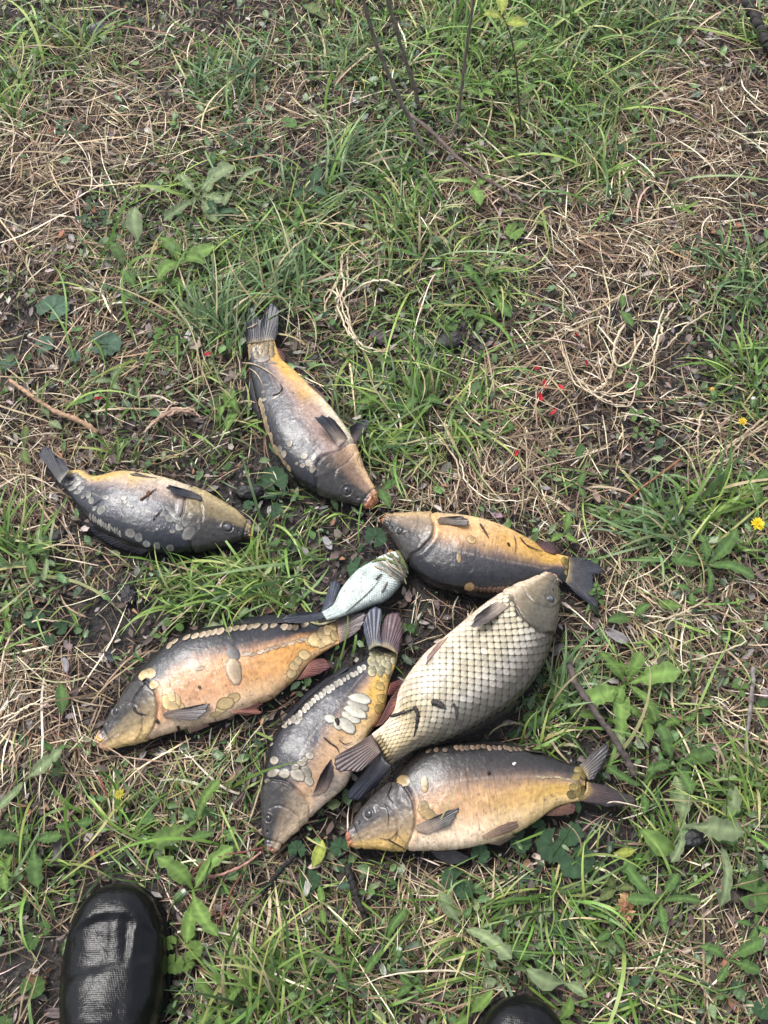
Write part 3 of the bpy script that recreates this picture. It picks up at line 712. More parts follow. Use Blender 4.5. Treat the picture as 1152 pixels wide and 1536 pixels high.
for q in [(672,580,116,58,10),(655,618,116,58,14),(640,655,112,58,18),(622,690,106,58,24),(592,738,100,64,32),(545,735,56,48,60),(497,700,58,46,20)]:
    add_scale(Ef, *q, pale=(0.56,0.53,0.43), rim=(0.05,0.042,0.035), h=0.0018, solid=0.75)
for q in [(163,945,56,42,10),(155,1020,72,46,-10),(222,1022,62,50,10),(300,1030,80,54,25),(355,1012,66,44,50),(368,1065,52,42,40),(288,985,40,32,0),(325,960,46,34,0),(375,918,40,38,0),(125,1067,40,30,0),(148,852,26,20,0),(345,940,26,22,0)]:
    add_scale(Ef, *q, pale=(0.43,0.375,0.29), rim=(0.06,0.05,0.04), h=0.0013)
for yy, n_ in ((288,6),(318,6),(348,5),(378,5),(408,4),(430,3)):
    scale_row(Ef, [(742,yy),(805,yy-2),(868 if yy < 350 else 835,yy+8)], n_, 44, 34, 60, pale=(0.44,0.40,0.24), rim=(0.07,0.06,0.035), h=0.0012)
for q in [(788,508,50,46,0),(796,578,56,50,0),(780,642,52,50,0),(800,470,30,30,0)]:
    add_scale(Ef, *q, pale=(0.60,0.44,0.16), rim=(0.34,0.21,0.05), h=0.0012)
add_barbel(Ef, [(150,1475),(158,1492),(170,1502)], (0.02,0.012), (0.5,0.25,0.15))

# --- the fully scaled carp across the middle, resting on its neighbours
cF = Crop(500, 840, 3.2)
Ff = build_fish("common_carp", "pale carp covered in netted diamond scales, head up right, tail across another fish", None, cF,
    [(272,985),(330,952),(400,908),(480,882),(560,860),(640,822),(720,780),(800,732),(870,680),(930,622),(977,560),(1012,500),(1040,420),(1062,330),(1080,240),(1086,165),(1082,115),(1075,92)],
    [(185,835),(240,790),(290,720),(310,640),(340,580),(390,510),(440,450),(500,400),(560,350),(620,300),(690,240),(760,190),(830,150),(900,115),(960,86),(1000,70),(1022,68)],
    lift=(0.030, 0.020), ratio=0.5, eye=(1040,188,25,1), op=[(855,160),(880,232),(922,292),(990,342)], td=0.6, tb=-0.72, soft=0.2, orange=0.0, scaled=True, myo=0.3,
    pal=dict(dark=(0.05,0.045,0.035), mid=(0.05,0.042,0.028), low=(0.58,0.46,0.36), hdark=(0.07,0.062,0.045), hmid=(0.15,0.118,0.075), hlow=(0.50,0.40,0.29), lip=(0.62,0.33,0.26)))
add_fin(Ff, "tail_fin", [(185,836),(210,885),(228,920)], [(100,892),(5,945),(0,985),(30,1022),(110,1026),(165,985)], zb=0.062, zt=0.062, rays=14, c0=(0.10,0.065,0.05), c1=(0.055,0.035,0.035))
add_fin(Ff, "tail_fin", [(222,925),(245,960),(275,988)], [(160,1000),(90,1085),(48,1152),(62,1172),(110,1160),(210,1085)], zb=0.055, zt=0.028, rays=13, c0=(0.05,0.048,0.055), c1=(0.028,0.03,0.042))
add_fin(Ff, "pectoral_fin", [(838,226),(810,208),(780,200)], [(740,302),(672,332),(658,320),(675,275),(725,235)], zt=0.085, rays=13, c0=(0.30,0.24,0.19), c1=(0.10,0.085,0.08))
add_fin(Ff, "pelvic_fin", [(540,380),(550,368)], [(440,505),(445,470),(500,400)], zt=0.06, rays=7, c0=(0.34,0.22,0.17), c1=(0.20,0.12,0.10))
add_fin(Ff, "anal_fin", [(285,730),(305,680),(318,610)], [(200,805),(225,760),(265,680),(330,592)], zb=0.045, zt=0.050, rays=9, lie=False, **REDFIN)
add_fin(Ff, "dorsal_fin", [(480,884),(640,824),(800,734),(880,672)], [(500,900),(660,842),(820,748),(890,684)], zt=0.035, rays=22, lie=False, c0=(0.04,0.036,0.03), c1=(0.024,0.022,0.022))
add_barbel(Ff, [(1075,92),(1092,102),(1098,112)], (0.05,0.04), (0.4,0.28,0.2))

def scale_field(f, rows, cols, s0, pal, keep=300, h=0.0011, overlap=1.08, phis=(8, 172), mat='scale', wide=1.0):
    """imbricated scales laid row by row along the flank; nearest ones are parts, the rest one part"""
    ph, V, N = f['ph'], f['V'], f['N']
    n = f['n']; Sax = f['S'][:, 0]
    # rows spaced evenly by arc length at mid body
    i0 = int(0.55 * NS)
    arc = np.concatenate([[0], np.cumsum(np.linalg.norm(np.diff(V[i0, :NU + 1], axis=0), axis=1))])
    lo, hi = np.interp(R(phis[0]), ph[:NU + 1], arc), np.interp(R(phis[1]), ph[:NU + 1], arc)
    items = []
    dS = ((float(np.median(f['se'])) if 'se' in f else 0.95) - s0) / cols
    for r_ in range(rows):
        t_ = (r_ + 0.5) / rows
        phi = np.interp(lo + (hi - lo) * t_, arc, ph[:NU + 1])
        jf = float(np.interp(phi, ph[:NU], np.arange(NU))); j = min(int(jf), NU - 2); fj = jf - j
        se = f['se'][NS // 2, j] if 'se' in f else 0.95
        smax = se - 0.004
        for k in range(cols * 2):
            s_ = s0 + dS * (k + (0.5 if r_ % 2 else 0))
            if s_ > smax - 0.002: continue
            fi = float(np.interp(s_, Sax[:NS], np.arange(NS))); i = min(int(fi), NS - 2); fi -= i
            bl = lambda A_: (A_[i, j] * (1 - fi) + A_[i + 1, j] * fi) * (1 - fj) + (A_[i, j + 1] * (1 - fi) + A_[i + 1, j + 1] * fi) * fj
            P, nr = bl(V), bl(N)
            jn, jp = min(j + 2, NU), max(j - 2, 0)
            width = np.linalg.norm(V[i, jn] - V[i, jp]) / (ph[jn] - ph[jp]) * (ph[NU] if False else 1)
            dphi = (hi - lo) / rows / (np.linalg.norm(V[i0, jn] - V[i0, jp]) / (ph[jn] - ph[jp]))
            items.append((i, j, P, nr, width * dphi, dS * f['L'], T_of(ph[j]), s_))
    allV, allF, allC, off = [], [], [], 0
    px = []
    for it in items:
        i, j, P, nr, w, ln, t_, s_ = it
        area = w * ln * max(nr @ (np.array([0, 0, CAM_H]) - P) / np.linalg.norm(np.array([0, 0, CAM_H]) - P), 0)
        px.append(area)
    order = np.argsort(px)[::-1]
    rank = np.empty(len(items), int); rank[order] = np.arange(len(items))
    rest = ([], [], [], 0)
    for q, it in enumerate(items):
        i, j, P, nr, w, ln, t_, s_ = it
        tail = V[max(i - 6, 0), j] - V[min(i + 6, NS - 1), j]
        x, y, z = frame_from(nr, tail)
        LX, LY = ln * overlap * 0.5 * rng.normal(1, 0.03), w * 0.96 * wide * rng.normal(1, 0.03)
        U = np.array([-1.0, -0.78, -0.4, 0.2, 0.78, 1.0]); wd = np.array([0.05, 0.28, 0.68, 0.90, 0.30, 0.05])
        pts, cs = [], []
        c_mid, c_base, c_rim = pal(t_, s_)
        c_mid = np.array(c_mid) * rng.normal(0.95, 0.14)
        for u_, w_ in zip(U, wd):
            for v_ in (-1, -0.76, 0, 0.76, 1):
                lx, ly = u_ * LX, v_ * w_ * LY
                hit = f['bvh'].find_nearest(Vector(P + x * lx + y * ly))
                hh = h * (0.15 + 0.85 * (u_ + 1) / 2) + 0.00012 * (1 - v_ * v_)
                pts.append(np.array(hit[0]) + np.array(z) * hh)
                if u_ >= 1.0 or abs(v_) == 1: c = c_rim
                elif u_ <= -0.55: c = c_base
                elif u_ <= -0.3: c = 0.3 * np.array(c_base) + 0.7 * c_mid
                else: c = c_mid
                cs.append(np.array(c))
        Vt = np.array(pts) - f['off']; Ct = np.array(cs); Ft = grid_faces(6, 5)
        if rank[q] < keep:
            link("scale", mesh("scale", Vt, Ft, Ct, M[mat]), f['root'])
        else:
            rest[0].append(Vt); rest[1].append(Ft + 30 * len(rest[1])); rest[2].append(Ct)
    if rest[0]:
        o = link("small_scales", mesh("small_scales", np.vstack(rest[0]), np.vstack(rest[1]), np.vstack(rest[2]), M[mat]), f['root'])
        o['kind'] = 'stuff'
T_of = lambda p: math.cos(p)
def pal_common(t, s):
    w = 0.92 * float(sstep(0.3, 0.8, t)); g_ = float(sstep(0.35, 0.05, s)); wh = float(sstep(-0.5, -0.9, t)); gr = float(sstep(-0.05, 0.5, t))
    mid = mix((0.42, 0.365, 0.255), (0.46, 0.33, 0.12), g_ * 0.6)
    mid = mix(mid, (0.33, 0.315, 0.285), 0.85 * gr * (1 - g_))
    mid = mix(mid, (0.60, 0.50, 0.38), wh)
    mid = mix(mid, (0.045, 0.040, 0.030), w)
    base = mix((0.03, 0.023, 0.015), mid, 0.6 * wh)
    return mid, base, mix((0.08, 0.064, 0.042), mid, 0.5 * wh)
scale_field(Ff, 21, 23, 0.015, pal_common, phis=(5, 160), h=0.0004, overlap=1.0)

# --- the small silver fish with its head buried in grass
cH = Crop(430, 800, 5.486)
Hf = build_fish("silver_fish", "small silvery white fish with its head covered by grass", None, cH,
    [(335,716),(430,692),(530,660),(640,622),(720,592),(800,566),(870,510),(930,432),(968,370),(990,310),(992,262),(988,235)],
    [(286,648),(350,610),(400,560),(432,490),(472,430),(530,360),(590,300),(660,260),(740,220),(820,186),(880,166),(930,168),(955,182)],
    lift=(0.026, 0.004), ratio=0.42, eye=None, op=[(760,218),(800,280),(860,340),(930,380)], td=0.85, tb=-0.8, soft=0.2, orange=0.0, scaled=True, myo=0.2,
    pal=dict(dark=(0.16,0.19,0.19), mid=(0.42,0.50,0.47), low=(0.68,0.74,0.72), hdark=(0.12,0.13,0.12), hmid=(0.45,0.48,0.45), hlow=(0.62,0.66,0.62), lip=(0.5,0.45,0.4)))
add_fin(Hf, "tail_fin", [(288,650),(305,675),(318,690)], [(150,648),(10,668),(-60,700),(-30,735),(120,740),(240,722)], zb=0.040, zt=0.045, rays=12, c0=(0.05,0.055,0.07), c1=(0.026,0.028,0.038))
add_fin(Hf, "tail_fin", [(286,648),(330,620),(385,572)], [(300,590),(350,430),(375,375),(440,405),(425,490)], zb=0.03, zt=0.022, rays=12, lie=False, c0=(0.05,0.055,0.075), c1=(0.035,0.04,0.06))
def pal_silver(t, s):
    w = float(sstep(0.6, 1.0, t))
    mid = mix((0.50, 0.56, 0.52), (0.18, 0.21, 0.20), w) * (0.7 + 0.6 * float(vnoise(t * 6 + 9, s * 14 + 9, 4)))
    return mid, mid * 0.32, mid * 0.5
scale_field(Hf, 26, 30, 0.01, pal_silver, keep=0, h=0.0005, phis=(6, 174), mat='silver')

# ------------------------------------------------------------------ rubber boots of whoever stands here
def build_boot(label, toe_px, yaw, group="rubber boots of the person taking the picture"):
    W, LEN = 0.0585, 0.30
    tp = at(*toe_px, 0.045)
    root = empty("rubber_boot", (float(tp[0]), float(tp[1]), -0.004))
    root.rotation_euler.z = R(yaw)
    tag(root, label, "boot", group)
    # foot: rings from the toe (y=0) back to the heel (y=-LEN)
    yy = np.concatenate([LEN * 0.24 * (1 - np.cos(np.linspace(0, math.pi / 2, 26))), np.linspace(LEN * 0.255, LEN * 0.93, 40), LEN * (0.93 + 0.07 * np.sin(np.linspace(0.2, math.pi / 2, 10)))])
    u = yy / LEN
    w = W * np.interp(u, [0, .004, .02, .06, .12, .2, .3, .4, .55, .7, .85, .95, 1], [0.0, .22, .43, .66, .83, .95, 1.0, .97, .84, .76, .76, .62, .2])
    h = np.interp(u, [0, .01, .04, .1, .2, .3, .4, .5, .62, .8, .95, 1], [.030, .045, .060, .068, .071, .074, .082, .095, .115, .12, .11, .06])
    k = np.ones(5) / 5
    w[3:] = np.convolve(np.pad(w, 2, mode='edge'), k, 'valid')[3:]; h = np.convolve(np.pad(h, 2, mode='edge'), k, 'valid')
    m_ = 72
    a = np.linspace(0, 2 * math.pi, m_, endpoint=False)
    X = np.sign(np.cos(a)) * np.abs(np.cos(a)) ** 0.72
    Zs = np.sign(np.sin(a)) * np.abs(np.sin(a)) ** 0.8
    zc = 0.026
    V = np.zeros((len(u), m_, 3))
    V[..., 0] = w[:, None] * X[None]
    V[..., 1] = -yy[:, None]
    V[..., 2] = np.where(Zs[None] > 0, zc + (h - zc)[:, None] * Zs[None], zc + (zc - 0.008) * Zs[None])
    # moulded panels: raised toe guard, central strap and instep fold
    x_, y_ = V[..., 0], -V[..., 1]
    top = sstep(0.2, 0.7, Zs)[None]
    arc = y_ - (0.036 + 9 * x_ ** 2)
    panel = sstep(0, 0.003, arc) * (1 - sstep(0, 0.004, y_ - (0.088 - 0.25 * x_ + 2 * x_ ** 2)))
    strap = 1 - sstep(0.004, 0.0065, np.abs(x_ - 0.006))
    strap2 = 1 - sstep(0.003, 0.005, np.abs(x_ - 0.028 + 0.1 * (y_ - 0.06)))
    d = -0.0040 * panel * (1 - np.clip(strap + strap2, 0, 1))
    fold = np.exp(-((y_ - (0.16 - 3 * x_ ** 2)) / 0.007) ** 2)
    d += 0.006 * fold - 0.002 * np.exp(-((y_ - (0.147 - 3 * x_ ** 2)) / 0.005) ** 2)
    d += 0.005 * (fbm(x_ * 50 + 9, y_ * 22 + 9, 61) - 0.5) * sstep(0.08, 0.11, y_)
    V[..., 2] += d * top
    link("upper", mesh("upper", V.reshape(-1, 3), grid_faces(len(u), m_, True), mat=M['rubber']), root)
    # sole: the outline a little wider, 14 mm thick
    so = np.concatenate([np.stack([w + 0.0025, -yy], -1), np.stack([-(w + 0.0025), -yy], -1)[::-1]])
    k_ = len(so)
    Vs = np.vstack([np.c_[so, np.full(k_, 0.016)], np.c_[so, np.full(k_, 0.0)], [[0, -LEN / 2, 0.016], [0, -LEN / 2, 0]]])
    j = np.arange(k_); j2 = (j + 1) % k_
    side = np.stack([j, j2, k_ + j2, k_ + j], -1)
    capf = np.vstack([np.stack([np.full(k_, 2 * k_), j2, j], -1), np.stack([np.full(k_, 2 * k_ + 1), k_ + j, k_ + j2], -1)])
    link("sole", mesh("sole", Vs, [side, capf], mat=M['rubber'], smooth=False), root)
    # shaft
    zz = np.linspace(0.06, 0.36, 30)
    rx = np.interp(zz, [.06, .12, .2, .36], [.040, .046, .054, .062]); ry = np.interp(zz, [.06, .12, .2, .36], [.070, .066, .062, .068])
    rings = []
    for sc, zr in [(1.0, zz), (0.95, zz[::-1])]:
        rings.append(np.stack([sc * np.interp(zr, zz, rx)[:, None] * np.cos(a), -0.215 + sc * np.interp(zr, zz, ry)[:, None] * np.sin(a) + 0 * zr[:, None], np.repeat(zr[:, None], m_, 1)], -1))
    Vr = np.vstack(rings)
    link("shaft", mesh("shaft", Vr.reshape(-1, 3), grid_faces(len(Vr), m_, True), mat=M['rubber']), root)
    Rm = np.array([[math.cos(R(yaw)), -math.sin(R(yaw))], [math.sin(R(yaw)), math.cos(R(yaw))]])
    for f_ in np.linspace(-0.97, 0.97, 40):
        q = np.stack([w * f_, -yy], -1) @ Rm.T
        mark(np.c_[q + tp[:2], np.zeros(len(q))])
    return root
build_boot("wet black rubber boot toe at lower left, moulded fabric pattern", (175, 1322), 2)
build_boot("black rubber boot toe just entering the bottom edge", (786, 1492), -3)

# ------------------------------------------------------------------ leaves
def leaf_mesh(kind, var):
    r_ = np.random.default_rng(300 + var * 17 + sum(map(ord, kind)))
    if kind in ('lobed', 'oval', 'strap'):
        n_ = {'lobed': 19, 'oval': 11, 'strap': 9}[kind]
        x = np.linspace(0, 1, n_)
        if kind == 'lobed':
            env = 0.19 * np.interp(x, [0, .12, .3, .6, .85, 1], [.12, .2, .6, 1.0, .85, .04])
            saw = np.interp(np.arange(n_), np.sort(r_.choice(np.arange(1, n_ - 1), 8, replace=False)), r_.permutation([1, .5, .95, .6, 1, .55, .85, .7]))
            wl_, wr = env * np.clip(saw * r_.uniform(.75, 1.15, n_) + 0.3 * sstep(.75, .95, x), 0, 1.1), env * np.clip(np.roll(saw, 1) * r_.uniform(.75, 1.15, n_) + 0.3 * sstep(.75, .95, x), 0, 1.1)
        elif kind == 'oval':
            env = 0.205 * np.interp(x, [0, .15, .3, .5, .7, .88, 1], [.1, .3, .8, 1.0, .88, .5, .02])
            wl_, wr = env * r_.uniform(.9, 1.08, n_), env * r_.uniform(.9, 1.08, n_)
        else:
            env = 0.075 * np.interp(x, [0, .2, .5, .8, 1], [.5, .9, 1, .7, .03]); wl_ = wr = env
        bend = r_.uniform(0.05, 0.22); tw = r_.uniform(-.25, .25); side = r_.uniform(-.1, .1)
        V, C = [], []
        for i in range(n_):
            cz = 0.16 * math.sin(x[i] * 2.2) - bend * x[i] ** 2
            cy = side * math.sin(x[i] * 3)
            for q, (s_, ww) in enumerate(((-1, wl_[i]), (-.5, wl_[i]), (0, 0), (.5, wr[i]), (1, wr[i]))):
                y = s_ * ww
                wav = 0.022 * math.sin(x[i] * 17 + var) * abs(s_) + r_.normal(0, .009)
                V.append((x[i], cy + y, cz + abs(y) * 0.28 + y * tw * x[i] + wav))
                C.append((1.12 if i % 2 == 0 else 0.9) * (1.0 - 0.1 * abs(s_)) if s_ else 1.5)
        return np.array(V), grid_faces(n_, 5), np.array(C)
    if kind == 'round':
        n_, k = 4, 22
        a = np.linspace(0.28, 2 * math.pi - 0.28, k) + math.pi
        rr = np.array([0, .35, .7, 1.0])
        cren = 1 + 0.07 * np.cos(np.arange(k) * math.pi) + r_.normal(0, .04, k)
        V, C = [], []
        for q, r0 in enumerate(rr):
            for j in range(k):
                r1 = r0 * (cren[j] if q == 3 else 1) * 0.5
                V.append((0.42 + r1 * math.cos(a[j]), r1 * math.sin(a[j]) * 1.05, 0.06 * r0 ** 2 * math.sin(3 * a[j] + var) - 0.05 * (1 - r0) + r_.normal(0, .012)))
                C.append(1.25 if (j % 4 == 0 and q < 3) else 0.95)
        return np.array(V), grid_faces(n_, k), np.array(C)
    if kind == 'clover':
        V, F, C = [], [], []
        for q, an in enumerate((0, 2.05, -2.05)):
            x = np.array([0, .25, .6, .9, 1.0]); ww = np.array([.03, .24, .36, .26, .08])
            b0 = len(V)
            for i in range(5):
                for s_ in (-1, 0, 1):
                    lx, ly = 0.05 + 0.5 * x[i], s_ * ww[i] * 0.55
                    V.append((0.5 + lx * math.cos(an) - ly * math.sin(an), lx * math.sin(an) + ly * math.cos(an), 0.07 * math.sin(x[i] * 2.5) + abs(s_) * .03 + r_.normal(0, .01)))
                    C.append(1.2 if s_ == 0 else 1.0)
            F.append(grid_faces(5, 3) + b0)
        return np.array(V), np.vstack(F), np.array(C)
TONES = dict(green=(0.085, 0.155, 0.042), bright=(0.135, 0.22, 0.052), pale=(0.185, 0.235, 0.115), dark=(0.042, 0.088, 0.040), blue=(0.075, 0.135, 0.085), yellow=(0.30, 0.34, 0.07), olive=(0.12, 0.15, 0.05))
LEAF = {}
def leaf_data(kind, var, tone):
    key = (kind, var, tone)
    if key not in LEAF:
        V, F, C = leaf_mesh(kind, var)
        c = np.array(TONES[tone])[None] * C[:, None]
        c = c * (1 + 0.10 * np.random.default_rng(var).standard_normal((len(c), 1)))
        LEAF[key] = mesh("leaf", V, F, c, M['leaf'])
    return LEAF[key]
PLANT_CLEAR = []
def plant(kind, px, py, size, n_, ang, tone, label, spread=360, name=None, el=(2, 22), z=0.008):
    """size in photograph pixels, ang = picture direction of the (first) leaf, degrees, 0 right, 90 up"""
    P = at(px, py, 0.01)
    mpp = np.linalg.norm(at(px + 1, py, 0.01) - P)
    nm = name or {'lobed': 'dandelion_plant', 'oval': 'broadleaf_plant', 'round': 'ground_ivy', 'clover': 'clover_plant', 'strap': 'plantain'}[kind]
    root = empty(nm, (float(P[0]), float(P[1]), z + float(ground_h(P[0], P[1]))))
    cat = {'dandelion_plant': 'dandelion', 'broadleaf_plant': 'weed', 'ground_ivy': 'weed', 'clover_plant': 'clover', 'plantain': 'plantain', 'sapling': 'sapling'}[nm]
    tag(root, label, cat, {'lobed': "dandelion plants in the turf", 'oval': "broad leaved weeds", 'round': "round leaved weeds", 'clover': "clover plants", 'strap': "narrow leaved weeds"}[kind])
    for i in range(n_):
        az = R(ang) + (R(spread) * (i / n_ if spread >= 360 else (i / max(n_ - 1, 1) - 0.5)) + rng.normal(0, 0.22) if n_ > 1 else 0)
        s_ = size * mpp * (0.95 if n_ == 1 else rng.uniform(0.55, 0.98) if kind == 'lobed' else rng.uniform(0.42, 0.85))
        for _ in range(10):
            tips = P[None] + np.array([[math.cos(az), math.sin(az), 0]]) * s_ * np.array([[.5], [.8], [1.0]])
            if not masked(tips).any(): break
            az += rng.uniform(0.3, 1.2)
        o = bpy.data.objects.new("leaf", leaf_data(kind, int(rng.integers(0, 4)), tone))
        COL.objects.link(o); o.parent = root
        off = 0 if kind not in ('round', 'clover') or n_ == 1 else s_ * rng.uniform(0.1, 0.9)
        o.location = (math.cos(az) * off, math.sin(az) * off, rng.uniform(0.004, 0.016) + 0.002 * i)
        o.rotation_euler = (rng.normal(0, 0.12), -R(rng.uniform(*el)) if kind not in ('round', 'clover') else rng.normal(0, 0.12), az)
        o.scale = (s_, s_ * rng.uniform(0.85, 1.15), s_)
    return root
